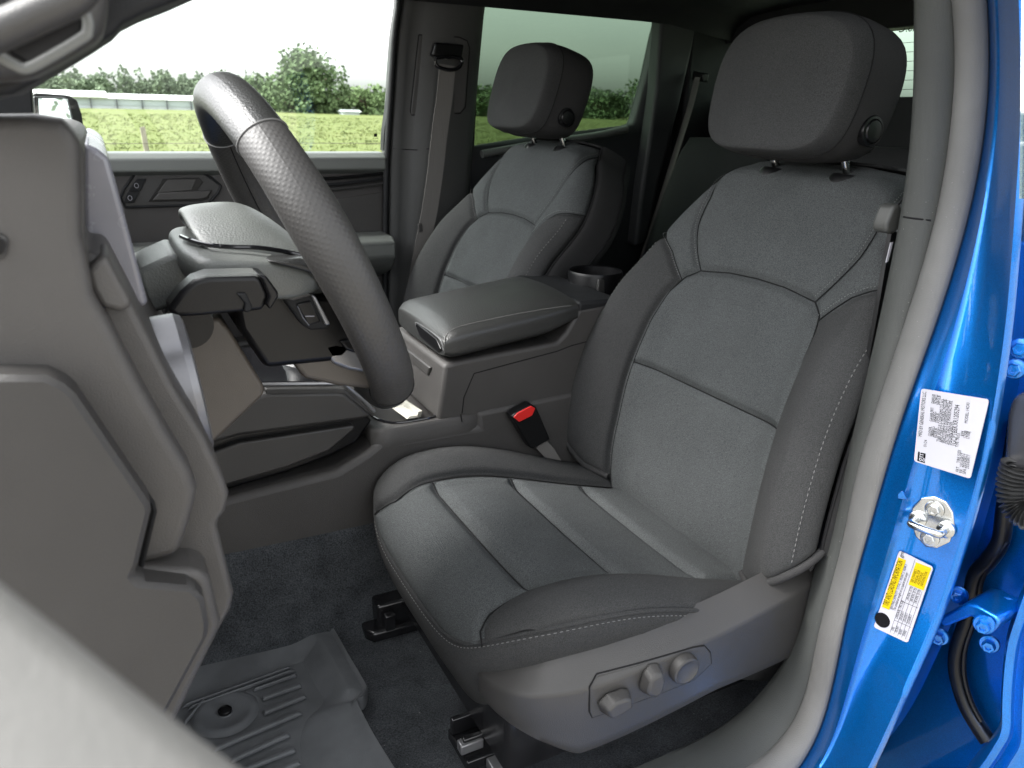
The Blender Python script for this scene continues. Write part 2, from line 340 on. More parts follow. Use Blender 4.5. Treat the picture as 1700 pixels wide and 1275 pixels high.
# floor, tunnel and toe board under black carpet
ys = [-.68, -.655, -.64, -.60, -.5, -.4, -.3, -.22, -.17, -.152, -.140, -.130, -.10, .10, .128, .165, .20, .4, .66]
zs = [.66, .675, .69, .692, .69, .688, .69, .692, .698, .71, .79, .872, .90, .90, .872, .735, .69, .69, .69]
xs_ = np.linspace(-.45, 1.72, 110); yy = np.interp(np.linspace(0, 1, 130), np.linspace(0, 1, len(ys)), ys)
def fl(x, y):
    z = np.interp(y, ys, zs)+.0035*sin(9*x+5*y)*cos(7*y-3*x)
    if x < .06: z = max(z, .69+(.06-x)*.9*sstep(.06, -.1, x))
    return (x, y, z)
grid('carpet', [[fl(x, y) for y in yy] for x in xs_], CARPET, cab, ang=80)
# roof, headliner, rear wall
hx_ = [(-.62, 1.735), (-.60, 1.765), (-.55, 1.79), (-.4, 1.80), (0, 1.805), (.4, 1.80), (.55, 1.79), (.60, 1.765), (.62, 1.735)]
grid('headliner', [[(x, y, z-.03*sstep(1.45, 1.72, x)) for y, z in hx_] for x in np.linspace(.14, 1.74, 20)], DARKP, cab, ang=80)
grid('roof', [[(x, y*1.14, z+.055-.03*sstep(1.5, 1.8, x)) for y, z in hx_] for x in np.linspace(.12, 1.80, 20)], PAINT, cab, ang=80, solid=.012)
RW = 1.70
gl = [PX(1205, 15, RW), PX(1560, 32, RW), PX(1560, 160, RW), PX(1205, 140, RW)]
y0, y1, z0, z1 = gl[1][1], gl[0][1], 1.556, 1.70
for nm, a, b in (('rear_wall', (RW, -.72, .66), (RW+.06, .72, z0)), ('rear_header', (RW, -.72, z1), (RW+.06, .72, 1.80)), ('rear_pillar', (RW, -.72, z0), (RW+.06, y0, z1)), ('rear_pillar', (RW, y1, z0), (RW+.06, .72, z1))):
    box(nm, a, b, DARKP, cab, .004)
box('rear_corner_trim', (1.575, .64, .66), (1.76, .73, 1.80), DARKP, cab, .01); box('rear_corner_trim', (1.575, -.73, .66), (1.76, -.64, 1.80), DARKP, cab, .01)
rg = box('rear_window', (RW+.02, y0-.01, z0-.01), (RW+.026, y1+.01, z1+.01), glass('rear_window_glass', (.60, .68, .61), .03), cab, 0)
for k in range(6):
    z = 1.572+.0195*k; tube('defroster_line', [(RW+.019, y0, z), (RW+.019, y1, z)], .0006, BLACK, rg, seg=5)
t0 = PX(1524, 51, RW+.019); t1 = PX(1524, 35, RW+.019)
text('RS.C', t0, (0, 1, 0), (0, 0, 1), abs(t1[2]-t0[2])*1.36, BLACK, rg, lift=.001, sx=.95)
# passenger side: B-pillar trim, door frames, C-pillar
PYW = .665
pbf = [(668, -60), (668, 0), (660, 60), (654, 150), (648, 240), (645, 330), (644, 480), (644, 640)]
pbr = [(812, -60), (806, 0), (800, 60), (792, 150), (784, 240), (780, 330), (776, 480), (770, 640)]
F1 = np.array(cr([PY(a, b, PYW+.02) for a, b in pbf], 50)); R1 = np.array(cr([PY(a, b, PYW+.01) for a, b in pbr], 50))
mixf = lambda t, dy: (1-t)*F1+t*R1+np.array([0, dy, 0])
pbt = grid('pillar_trim', [mixf(-.02, .05), mixf(0, .0), mixf(.04, -.006), mixf(.12, -.006), mixf(.18, -.004), mixf(.26, -.012), mixf(.34, -.022), mixf(.6, -.024), mixf(.88, -.022), mixf(.97, -.012), mixf(1, .0), mixf(1.02, .06)], mat('far_pillar_trim', (.034, .035, .0345), .55, spec=.4, bump=.3, bscale=900, var=.06, vscale=8), cab, ang=60)
seal_p = sweep('door_seal', [(F1[i][0]-.008, F1[i][1]-.003, F1[i][2]) for i in range(0, 50, 3)], circ(.0075, 10), DARKP, cab)
TP = bvh([pbt])
tube('trim_seam', [hit(TP, x, y)[0]+hit(TP, x, y)[1]*.0003 for x, y in ((653, 247), (672, 248), (690, 249), (712, 247))], .0013, SEAM, pbt, seg=6)
ad = [hit(TP, x, y)[0] for x, y in ((695, 58), (762, 62), (775, 68), (779, 80), (772, 178), (764, 188), (683, 191), (681, 185))]
np_ = hit(TP, 725, 120)[1]
adj = prism('belt_adjuster_plate', [p+np_*.003 for p in ad], -np_*.012, PLAST, pbt, .003)
tube('trim_seam', [p+np_*.0012 for p in ad+ad[:1]], .0016, SEAM, pbt, seg=6)
# rocker and outer skin seen past the near jamb
box('rocker_panel', (-.4, -.86, .42), (1.6, -.70, .655), PAINT, cab, .03, seg=5)
box('rocker_panel', (-.4, .70, .42), (1.75, .86, .655), PAINT, cab, .03, seg=5)
box('kick_panel', (-.62, -.74, .45), (-.06, -.69, 1.12), DARKP, cab, .01); box('kick_panel', (-.62, .69, .45), (-.40, .74, 1.30), DARKP, cab, .01)
box('front_bulkhead', (-.62, -.72, .45), (-.56, .72, 1.22), DARKP, cab, .01)
# A-pillar nearest the camera, above the dashboard, with grab handle
AP = -.80
po = [(-120, 190), (0, 158), (20, 156), (53, 139), (75, 125), (107, 107), (150, 81), (190, 55), (206, 38), (240, 21), (290, 2), (340, -20), (420, -60), (300, -160), (-120, -160)]
ap = prism('front_pillar', PYs(po, AP+.05), (0, .06, 0), DARKP, cab, .004)
pi_ = [(-120, 150), (0, 133), (27, 132), (53, 126), (88, 108), (128, 85), (160, 66), (172, 52), (178, 30), (181, 0), (183, -60), (183, -160), (-120, -160)]
atr = prism('pillar_trim', PYs(pi_, AP), (0, .055, 0), PLAST2, cab, .012, seg=5)
TA = bvh([ap]); 
rec = [(-30, 78), (14, 86), (42, 105), (55, 107), (100, 81), (137, 55), (141, 36), (134, 14), (128, -30), (-30, -20)]
prism('grab_handle_recess', [PY(a, b, AP-.001) for a, b in rec], (0, .02, 0), BLACK, atr, .004)
tube('grab_handle_rim', [PY(a, b, AP-.003) for a, b in ((-60, 70), (0, 95), (24, 108), (44, 114), (78, 98), (138, 62), (145, 52), (146, 36), (140, 18), (133, 0), (128, -40))], .0022, mat('pale_plastic_edge', (.10, .104, .10), .45), atr, n=60, seg=10)
sweep('grab_handle', [PY(a, b, AP-.016) for a, b in ((-80, 84), (-20, 60), (20, 42), (60, 24), (100, 6), (125, -8), (150, -40))], circ(.0085, 18, .007), PLAST2, atr, n=40)
# ================================================================== outside
def nodes_mat(name): 
    mt = bpy.data.materials.new(name); mt.use_nodes = True; return mt, mt.node_tree, mt.node_tree.nodes['Principled BSDF']
def ramp_mat(name, cols, scale, rough=.95, stretch=(1, 1, 1), detail=8, bump=0, bdist=.05, s2=None, coord='Object'):
    mt, n, b = nodes_mat(name); b.inputs['Roughness'].default_value = rough; b.inputs['Specular IOR Level'].default_value = .15
    g = n.nodes.new('ShaderNodeTexCoord'); mp = n.nodes.new('ShaderNodeMapping'); mp.inputs['Scale'].default_value = stretch
    t = n.nodes.new('ShaderNodeTexNoise'); t.inputs['Scale'].default_value = scale; t.inputs['Detail'].default_value = detail; t.inputs['Roughness'].default_value = .65
    n.links.new(g.outputs[coord], mp.inputs[0]); n.links.new(mp.outputs[0], t.inputs['Vector'])
    r = n.nodes.new('ShaderNodeValToRGB'); e = r.color_ramp.elements
    e[0].position = .3; e[0].color = (*cols[0], 1); e[1].position = .7; e[1].color = (*cols[-1], 1)
    for k, c in enumerate(cols[1:-1]): x = e.new(.3+.4*(k+1)/(len(cols)-1)); x.color = (*c, 1)
    n.links.new(t.outputs['Fac'], r.inputs[0]); n.links.new(r.outputs[0], b.inputs['Base Color'])
    if bump:
        bn = n.nodes.new('ShaderNodeBump'); bn.inputs['Strength'].default_value = bump; bn.inputs['Distance'].default_value = bdist
        n.links.new(t.outputs['Fac'], bn.inputs['Height']); n.links.new(bn.outputs[0], b.inputs['Normal'])
    return mt
GR = .10
def terr(x, y):
    d = max(0, y-8); return GR-.02+.0075*min(d, 160)+.06*sin(x*.11)*sstep(8, 30, y)
field = grid('field', [[(x, y, terr(x, y)) for y in np.r_[np.linspace(3.2, 60, 40), np.linspace(66, 900, 40)]] for x in np.linspace(-400, 700, 90)],
    ramp_mat('meadow', [(.082, .102, .032), (.098, .120, .036), (.115, .132, .044), (.132, .142, .056)], 1.1, stretch=(.25, 1, 1), bump=.5, bdist=.2), ang=80); field['kind'] = 'structure'
grd = grid('ground', [[(x, y, GR-.03 if abs(x)+abs(y) > 60 else GR) for y in np.linspace(-400, 3.4, 40)] for x in np.linspace(-400, 700, 50)],
    ramp_mat('concrete_apron', [(.22, .205, .18), (.28, .262, .23), (.33, .31, .275)], 14, bump=.4, bdist=.004)); grd['kind'] = 'structure'
# grass tufts standing in the near field
V = []; Fc = []
for i in range(12000):
    d = 11+75*RNG.random()**1.6; az = RNG.uniform(-.28, 1.05); x = .1+d*tan(az); y = d
    if x < -25 or x > 80: continue
    z = terr(x, y)-.02
    for j in range(4):
        a = RNG.uniform(0, pi); h = RNG.uniform(.03, .11)*(1+.35*(RNG.random() < .08)); ww = .012+.0008*d; lx, ly = RNG.normal(0, .09, 2); ox, oy = RNG.normal(0, .12, 2); k = len(V)
        V += [(x+ox-ww*cos(a), y+oy-ww*sin(a), z), (x+ox+ww*cos(a), y+oy+ww*sin(a), z), (x+ox+lx, y+oy+ly, z+h)]; Fc.append((k, k+1, k+2))
gm = ramp_mat('grass_blades', [(.082, .102, .032), (.098, .120, .036), (.118, .134, .048), (.142, .148, .064)], 1.3)
me = bpy.data.meshes.new('grass'); me.from_pydata(V, [], Fc); me.materials.append(gm); go = bpy.data.objects.new('grass', me); COL.objects.link(go); go['kind'] = 'stuff'; go['label'] = 'tall meadow grass across the field'
# trees
LEAF = ramp_mat('leaves', [(.070, .105, .050), (.10, .145, .068), (.135, .18, .09)], .9, rough=.8)  # leaf and needle colours are lightened to stand in for distance haze
LEAF2 = ramp_mat('leaves_light', [(.085, .12, .055), (.115, .165, .07), (.15, .205, .10)], .9, rough=.8)
PINE = ramp_mat('pine_needles', [(.10, .135, .085), (.13, .168, .105), (.155, .195, .13)], .8, rough=.8)
BARK = mat('bark', (.10, .075, .055), .9)
def leaf_cloud(blobs, nleaf, size, seed):
    r = np.random.default_rng(seed); V = []; F = []
    for (cx, cy, cz, rx, rz) in blobs:
        n = int(nleaf*rx*rz)
        for i in range(n):
            v = r.normal(size=3); v /= np.linalg.norm(v); q = r.uniform(.55, 1.08) if r.random() < .8 else r.uniform(.1, .6)
            p = np.array([cx, cy, cz])+v*q*np.array([rx, rx, rz]); a = r.normal(size=3); a /= np.linalg.norm(a); b = np.cross(a, r.normal(size=3)); b /= np.linalg.norm(b)
            s = size*r.uniform(.6, 1.3); k = len(V); V += [p-a*s, p+b*s*.7, p+a*s, p-b*s*.7]; F.append((k, k+1, k+2, k+3))
    return V, F
def crown_blobs(h, w, seed, base=.28, n=26):
    r = np.random.default_rng(seed); B = []
    for i in range(n):
        t = r.uniform(base, .97); prof = sin(pi*min(1, (t-base+.10)/(1.12-base)))**.7; a = r.uniform(0, 2*pi); q = r.uniform(.15, .85)*prof*w/2
        s = w*r.uniform(.11, .21); B.append((q*cos(a), q*sin(a), h*t, s, s*.8))
    return B
def tree(name, label, x, y, h, w, seed, leaf=LEAF, size=.30, dens=34, base=.25, group=None, n=26):
    z = terr(x, y)-.05; t = thing(name, label, 'tree', (x, y, z), group)
    r = np.random.default_rng(seed); S = []
    pts = [np.array([x, y, z-.1]), np.array([x+.1, y, z+h*.25]), np.array([x-.1, y+.1, z+h*.5]), np.array([x, y, z+h*.8])]
    sweep('trunk', pts, circ(w*.035+.08, 8), BARK, t, n=9, scale=lambda q: 1-.8*q)
    for k in range(5):
        a = r.uniform(0, 2*pi); q0 = pts[1]*(1-k/6)+pts[3]*(k/6); sweep('limb', [q0, q0+np.array([cos(a)*w*.18, sin(a)*w*.18, h*.12]), q0+np.array([cos(a)*w*.36, sin(a)*w*.36, h*.20])], circ(.08+w*.008, 6), BARK, t, scale=lambda q: 1-.75*q)
    V, F = leaf_cloud([(a+x, b+y, c+z, d, e) for a, b, c, d, e in crown_blobs(h, w, seed, base, n)], dens, size, seed)
    me = bpy.data.meshes.new('crown'); me.from_pydata(V, [], F); me.materials.append(leaf); _place(bpy.data.objects.new('crown', me), t); return t
def at(px, d):                             # ground point at a picture column and a distance along Y
    q = ray(px, 178); return CAM[0]+q[0]/q[1]*(d-CAM[1])
tree('broadleaf_tree', 'tallest round green tree in the far window, above the steering wheel', at(512, 120), 120, 7.4, 14, 3, LEAF, .34, 22, .10, n=60)
for i, (px, d, h, w_, lf, lb) in enumerate([
    (455, 124, 5.4, 7, LEAF, 'lower dark green tree just left of the tallest tree'), (425, 128, 6.0, 7, LEAF, 'dark green tree touching the right side of the wheel rim'),
    (392, 132, 6.3, 8, LEAF, 'green tree showing directly over the wheel rim'), (575, 124, 5.2, 6, LEAF2, 'light green tree right of the tallest tree'),
    (612, 116, 4.6, 7, LEAF2, 'bright green tree nearest the far door frame'), (640, 120, 4.4, 6, LEAF, 'green tree cut off by the far door frame'),
    (545, 118, 3.6, 6, LEAF2, 'low light green bush under the tallest tree'), (485, 117, 3.0, 6, LEAF, 'low dark bush at the foot of the tallest tree'),
    (1068, 118, 8.2, 9, LEAF, 'tall dark tree at the right end of the tinted window'), (1010, 122, 5.6, 8, LEAF, 'dark tree right of the far headrest in the tinted window'),
    (800, 124, 6.0, 8, LEAF, 'dark tree left of the far headrest in the tinted window'), (985, 126, 6.2, 7, LEAF, 'dark tree half hidden by the far headrest')]):
    tree('broadleaf_tree', lb, at(px, d), d, h*.74, w_*1.25, 20+i, lf, .30, 34, .05, n=24)
# the wood beyond, one mass
V = []; F = []; r = np.random.default_rng(5)
for i in range(170):
    px = r.uniform(20, 420) if i < 110 else r.uniform(640, 1160); d = r.uniform(150, 185); x = at(px, d); h = r.uniform(5.0, 6.4)*(1 if i < 110 else .85); w_ = r.uniform(2.4, 4.4); z = terr(x, d)
    if r.random() < .65:
        bl = [(x+r.normal(0, .2), d, z+h*t, w_*.5*(1.05-t)+.15, h*.09) for t in np.linspace(.1, 1, 9)]
    else: bl = [(a+x, b+d, c+z, e, f_) for a, b, c, e, f_ in crown_blobs(h*.85, w_*1.5, 100+i, .05, 12)]
    v, f_ = leaf_cloud(bl, 40, .34, i); k = len(V); V += v; F += [tuple(k+j for j in q) for q in f_]
me = bpy.data.meshes.new('distant_wood'); me.from_pydata(V, [], F); me.materials.append(PINE); wo = bpy.data.objects.new('distant_wood', me); COL.objects.link(wo); wo['kind'] = 'stuff'; wo['label'] = 'far pine wood along the field edge'
# trees behind the truck, seen only in the door mirror
for i, (x, y, h, w_, lb) in enumerate([(60, 18, 13, 11, 'taller dark tree reflected in the far door mirror'), (52, 27, 11, 10, 'lower dark tree reflected at the edge of the far door mirror')]):
    tree('broadleaf_tree', lb, x, y, h, w_, 60+i, LEAF, .4, 22, .1, n=26)
# long low white building
bd = thing('long_shed', 'long low white metal building at the far side of the field', 'building', (at(180, 125), 125, 1))
xa, xb = at(20, 122), at(345, 126); ya, yb = 118, 132; zg = terr(0, 120)-.3
SHW = mat('shed_wall', (.50, .53, .55), .6, var=.1, vscale=.6); SHR = mat('shed_roof', (.82, .82, .82), .4, var=.04, vscale=.5)
box('wall', (xa, ya+.3, zg), (xb, ya+9.7, 2.15), SHW, bd, 0)
prism('roof', [(xa-.4, ya, 2.15), (xa-.4, ya, 2.24), (xa-.4, ya+5, 2.85), (xa-.4, ya+10, 2.24), (xa-.4, ya+10, 2.15)], (xb-xa+.8, 0, 0), SHR, bd, 0)
xm = at(190, 122)
prism('roof', [(xa-.8, ya-.4, 2.27), (xa-.8, ya-.4, 2.38), (xa-.8, ya+5, 3.1), (xa-.8, ya+10.2, 2.38), (xa-.8, ya+10.2, 2.27)], (xm-xa, 0, 0), SHR, bd, 0)
for k in range(9):
    x = xa+(xb-xa)*k/8; box('post', (x-.09, ya-.1, zg), (x+.09, ya+.1, 2.16), mat('shed_post', (.10, .11, .12), .6), bd, 0)
for k in range(8):
    x = xa+(xb-xa)*(k+.5)/8; box('wall_panel', (x-1.6, ya+.22, 1.35), (x+1.6, ya+.3, 2.0), mat('shed_panel', (.40, .44, .46), .6), bd, 0)
s2 = thing('small_shed', 'small white roofed shed half hidden right of the tallest tree', 'building', (at(583, 112), 112, 1)); x = at(583, 112)
box('wall', (x-1.2, 112, .5), (x+1.2, 114, 1.22), SHW, s2, 0); prism('roof', [(x-1.4, 111.7, 1.22), (x-1.4, 111.7, 1.27), (x-1.4, 113, 1.5), (x-1.4, 114.3, 1.27), (x-1.4, 114.3, 1.22)], (2.8, 0, 0), SHW, s2, 0)
# wire fence
WOODP = mat('weathered_wood', (.26, .23, .19), .9, bump=.6, bscale=60, var=.3, vscale=20, stretch=(1, 1, .2))
fd = 11.0; fx = PY(246, 235, fd)[0]
for k, lab in ((-1, 'weathered fence post hidden left of the mirror'), (0, 'weathered grey fence post beside the steering wheel'), (1, 'weathered fence post behind the far headrest'), (2, 'weathered fence post at the right of the tinted window')):
    x = fx+k*6.2; zt = PY(244, 211, fd)[2]
    p = sweep('fence_post', [(x, fd, .0), (x-.02, fd, .6), (x-.05, fd, zt-.02), (x-.055, fd, zt)], [(-.032, -.03), (.03, -.034), (.034, .03), (0, .04), (-.03, .03)], WOODP, scale=lambda q: 1-.18*q)
    tag(p, lab, 'post', 'posts of the wire fence')
wr = thing('fence_wire', 'thin wire of the fence in front of the field', 'wire', (fx, fd, .9))
for z in (PY(246, 238, fd)[2], .6, .33):
    tube('wire_strand', [(fx+6.2*k, fd-.04, z+.02*sin(k*2.1)) for k in np.linspace(-3, 8, 40)], .0045, mat('rusty_wire', (.09, .075, .06), .7), wr, seg=5)
# ================================================================== front seats
SY = -.36
BZ = [.84, .91, 1.0, 1.11, 1.2, 1.268, 1.36, 1.45]; BX = [.822, .818, .828, .850, .884, .916, .953, .992]
WZ = [.84, .95, 1.0, 1.08, 1.17, 1.25, 1.3, 1.35, 1.40, 1.43, 1.45]; WW = [.270, .280, .280, .275, .263, .254, .246, .224, .192, .160, .128]
HZ = [.84, .92, 1.05, 1.2, 1.3, 1.38, 1.45]; HH = [.034, .058, .068, .052, .018, .002, .0]
IZ = [.84, 1.1, 1.25, 1.3, 1.45]; II = [.142, .137, .120, .107, .10]
def back(p, v):
    W = interp(v, WZ, WW); r = min(.045, W*.35); a = abs(p); hb = interp(v, HZ, HH); wi = interp(v, IZ, II)
    if a <= .8: y = a/.8*(W-r); D = hb*sstep(wi-.02, W-r+.01, y)
    else:
        ph = (a-.8)/.2*pi/2; y = W-r+r*sin(ph); D = hb*sstep(wi-.02, W-r+.01, W-r)-r*(1-cos(ph))
    D -= .022*sstep(1.405, 1.45, v)**2                              # roll over at the top edge
    x = interp(v, BZ, BX); th = atan((interp(v+.01, BZ, BX)-interp(v-.01, BZ, BX))/.02)
    return np.array([x-cos(th)*D, SY+(y if p >= 0 else -y), v+sin(th)*D])
seat = thing('bucket_seat', 'grey cloth front seat nearest the open door, its side switches in view', 'seat', (.62, SY, .70), 'front bucket seats')
br = None
V0 = .87; BB = [(.565, .905), (.70, .915), (.85, .950), (1.0, 1.0)]      # lower edge of the bolsters
side = [(.565, V0), (.56, 1.02), (.57, 1.111), (.58, 1.18), (.565, 1.228), (.525, 1.256), (.45, 1.271)]
arc = [(-.45, 1.271), (-.22, 1.279), (0, 1.281), (.22, 1.279), (.45, 1.271)]
mir = lambda L: [(-a, b) for a, b in L]
up_l = [(.45, 1.271), (.675, 1.335), (.87, 1.405), (1.0, 1.45)]
sh_b = [(.54, 1.250), (.70, 1.285), (.86, 1.306), (1.0, 1.318)]
panel('backrest_lower_insert', back, [(-.565, V0), (0, V0), (.565, V0)], [(-.57, 1.111), (.57, 1.111)], mir(side[:3]), side[:3], INSERT, seat, 70, 50)
panel('backrest_upper_insert', back, [(-.57, 1.111), (.57, 1.111)], arc, mir(side[2:]), side[2:], INSERT, seat, 70, 50)
panel('backrest_upper_panel', back, arc, [(-1, 1.45), (0, 1.45), (1, 1.45)], mir(up_l), up_l, INSERT, seat, 80, 50)
for s in (1, -1):
    f = (lambda L: L) if s > 0 else mir
    panel('shoulder_panel', back, f(sh_b), f(up_l), f([(.54, 1.250), (.45, 1.271)]), f([(1.0, 1.318), (1.0, 1.45)]), INSERT, seat, 56, 40)
    panel('back_bolster', back, f(BB), f(sh_b), f([(.565, .905), (.56, 1.02), (.57, 1.111), (.58, 1.18), (.565, 1.228), (.54, 1.250)]), f([(1, 1.0), (1, 1.318)]), BOLST, seat, 50, 80)
nb0 = np.array([-.95, 0, .3])
for pts in ([(-.57, 1.111), (.57, 1.111)], [(-a, b) for a, b in side], side, arc, up_l, mir(up_l), sh_b, mir(sh_b)):
    tube('seam_line', [back(*poly_at(pts, t))-nb0*.0058 for t in np.linspace(0, 1, 60)], .0010, SEAM, seat, seg=6)
# rim of the front surface, then side panel and shell behind it
rim = [back(1, v) for v in np.linspace(1.0, 1.44, 60)] + [back(p, 1.45) for p in np.linspace(1, -1, 41)] + [back(-1, v) for v in np.linspace(1.44, 1.0, 60)]
rim = np.array(rim); cen = np.array([.93, SY, 1.15])
def ringoff(dn, shrink):
    R = rim.copy(); n = np.array([cos(.30), 0, -sin(.30)])
    d = R-cen; d[:, 0] = 0; return R+n*dn-d*shrink
rows = [ringoff(-.001, 0), ringoff(.004, -.012), ringoff(.012, -.018), ringoff(.03, -.015), ringoff(.050, -.008), ringoff(.070, .004)]
sidep = grid('side_panel', rows, KNIT, seat, ang=80)
rows2 = [ringoff(.070, .004), ringoff(.073, .010), ringoff(.086, .03), ringoff(.096, .12), ringoff(.10, .5), ringoff(.10, .98)]
grid('back_shell', rows2, BOLST, seat, ang=80)
for dn, sh in ((.0705, .001), (.0, -.002)):
    tube('piping', ringoff(dn, sh)[::2], .0022, SEAM, seat, seg=6)
# stitches beside the rim
def stitches(name, pts, parent, L=.0040, gap=.0032, r=.0006, lift=None):
    P = np.asarray(pts, float); d = np.r_[0, np.cumsum(np.linalg.norm(np.diff(P, axis=0), axis=1))]
    V = []; F = []; s = 0
    at = lambda q: np.array([np.interp(q, d, P[:, k]) for k in range(3)])
    while s+L < d[-1]:
        a, b = at(s), at(s+L); t = (b-a)/(np.linalg.norm(b-a)+1e-9); x = np.cross(t, (0.3, .5, .8)); x /= np.linalg.norm(x); y = np.cross(t, x); k = len(V)
        for c, rr in ((a, r*.4), (a+t*L*.25, r), (b-t*L*.25, r), (b, r*.4)):
            V += [c+rr*x, c+rr*y, c-rr*x, c-rr*y]
        for i in range(3):
            for j in range(4): F.append((k+4*i+j, k+4*i+4+j, k+4*i+4+(j+1) % 4, k+4*i+(j+1) % 4))
        s += L+gap
    o = mk(name, V, F, THREAD, parent); o['kind'] = 'stuff'; return o
nb = np.array([-.95, 0, .3])
for sg in (-1, 1): stitches('stitching', [back(sg*.90, v)+np.array([-.0022, sg*.0022, .0004]) for v in np.linspace(.985, 1.30, 80)], seat, r=.0007)
for pts in (up_l, mir(up_l), sh_b, mir(sh_b)):
    stitches('stitching', [back(*poly_at(pts, t))+nb*.0006+np.array([0, 0, .0035]) for t in np.linspace(.02, .96, 40)], seat, L=.0022, gap=.0022, r=.0005)
# lower lip of the near and far bolster
for s in (1, -1):
    tube('bolster_lip', [back(s*poly_at(BB, t)[0], poly_at(BB, t)[1])+np.array([.003, 0, .002]) for t in np.linspace(.02, 1, 24)], .0055, KNIT, seat, n=40)
# ---------------- head restraint
hc = np.array([.966, SY, 1.533]); ha = radians(12)
hx, hy, hz = np.array([-cos(ha), 0, sin(ha)]), np.array([0, 1., 0]), np.array([sin(ha), 0, cos(ha)])   # front, across, up
def hr_section(u):                       # u -1 (rear) .. 1 (front): rounded-rectangle outline at that depth
    f = (1-abs(u)**4.5)**(1/4.5) if abs(u) < 1 else 0
    pts = []
    hw = .124-.008*(u < 0)*u*u; hh = .091
    for i in range(72):
        t = 2*pi*i/72; c, s_ = cos(t), sin(t); k = (abs(c)**4.0+abs(s_)**4.0)**(-1/4.0)
        y = hw*k*c; z = hh*k*s_
        y *= 1-.06*sstep(.02, -.10, z)-.03*sstep(.02, .1, z)       # narrower below
        z += .010*(1-(y/hw)**2)*(1 if s_ > 0 else .2)               # crowned top
        z += (-.014*max(u, 0)**2 if s_ > 0 else .012*max(-u, 0))
        pts.append((y*(.80+.20*f)*(f if abs(u) > .93 else 1), z*(.80+.20*f)*(f if abs(u) > .93 else 1)))
    return pts
def hr_mesh(name, us, material, parent, cap0, cap1, extra=0):
    S = []
    for u in us:
        d = .060*u
        S.append([hc+hx*(d+.010*(1-(y/.125)**2)*max(u, 0)+extra)+hy*y+hz*z for y, z in hr_section(u)])
    return S
us_f = [.44]+list(np.linspace(.46, .9, 8))+[.93]
Sf = hr_mesh('', us_f, None, None, 0, 0)
last = np.array(Sf[-1]); c0 = last.mean(0)
for k in (.93, .8, .6, .4, .2, .001): Sf.append(c0+(last-c0)*k+hx*(.007*(1-k**4)))
hrt = grid('headrest_front_panel', Sf, BOLST, seat, cv=True, ang=80)
us_r = [.44, .43]+list(np.linspace(.40, -.9, 14))+[-.93]
Sr = hr_mesh('', us_r, None, None, 0, 0); last = np.array(Sr[-1]); c0 = last.mean(0)
for k in (.9, .6, .3, .001): Sr.append(c0+(last-c0)*k-hx*.004*(1-k))
hrb = grid('headrest_cover', Sr, KNIT, seat, cv=True, ang=80)
sm = np.array(hr_mesh('', [.435], None, None, 0, 0)[0]); sm = np.mean(sm, 0)+(sm-np.mean(sm, 0))*1.001
tube('headrest_seam', np.vstack([sm, sm[:1]]), .0011, SEAM, seat, seg=6)
bc = hc+hy*(-.1195)+hx*(-.012)+hz*(-.042)
lathe('headrest_button', bc, -hy, [(.019, -.006), (.0195, .002), (.0185, .0042), (.0155, .0048), (.0148, .0030), (.0145, .0042), (.013, .0062), (.008, .0072), (.0, .0075)], BLACK, seat, n=32)
for dy in (-.066, .066):
    a = hc+hy*dy-hz*.135-hx*.088; b = hc+hy*dy-hz*.06-hx*.034
    tube('headrest_post', [a, b], .006, CHROME, seat, seg=12)
    lathe('post_guide', hc+hy*dy-hz*.098-hx*.062, hz, [(.026, -.012), (.026, 0), (.023, .005), (.010, .006), (.008, .012)], BLACK, seat)
# ---------------- cushion
CZX = [.37, .42, .47, .54, .61, .74, .90]; CZ = [.956, .962, .966, .960, .945, .910, .872]
HBX = [.37, .42, .46, .53, .62, .74, .87]; HBc = [.010, .018, .025, .032, .031, .020, .004]
def cush(s, q):                           # s across -1..1, q 0 at the front piping .. 1 at the back
    a = abs(s); Wc = .243; r = .05
    if a <= .8: y = a/.8*(Wc-r); dr = 0
    else:
        ph = (a-.8)/.2*pi/2; y = Wc-r+r*sin(ph); dr = .018*(1-cos(ph))
    tt = y/Wc; xf = .384+(.050 if s < 0 else .022)*tt**7+(.010 if s < 0 else .0)*tt**2
    x = xf+(.88-xf)*q; d = x-xf; R = .075; y *= 1-(.075 if s < 0 else .05)*max(0, 1-d/.10)**2
    fr = .062*(1-sqrt(max(0, 1-((R-d)/R)**2))) if d < R else 0
    fr *= 1-(.90*tt**3 if s < 0 else .45*tt**4)
    z = interp(x, CZX, CZ)+interp(x, HBX, HBc)*sstep(.13, .20, y)-sqrt(fr*fr+dr*dr)
    z -= .006*(1-(y/Wc)**2)*sstep(.5, .7, x)
    return np.array([x, SY+(y if s >= 0 else -y), z])
qx = lambda x: (x-.384)/(.88-.384)
bs = .655
edgeR = [(.80, 0), (.73, .02), (bs+.01, .06), (bs, .17), (bs, 1)]
def edge_from(q0, q1):
    L = [(float(np.interp(q, [b for a, b in edgeR], [a for a, b in edgeR])), q) for q in np.linspace(q0, q1, 14)]; return L
cuts = [0, qx(.474), qx(.608), qx(.742), 1]
for i in range(4):
    l = edge_from(cuts[i], cuts[i+1]); n_ = ('cushion_front_panel', 'cushion_insert', 'cushion_insert', 'cushion_insert')[i]
    sw = lambda e: [(-e[0], e[1]), (0, e[1]), (e[0], e[1])]
    panel(n_, cush, sw(l[0]), sw(l[-1]), mir(l), l, INSERT, seat, 80, 40, groove=.0085, gw=.009, puff=.006, soft='' if i else 'b')
for c_ in cuts[1:4]:
    e_ = edge_from(c_, c_)[0][0]; tube('seam_line', [cush(t*e_, c_)-np.array([0, 0, .0080]) for t in np.linspace(-1, 1, 60)], .0011, SEAM, seat, seg=6)
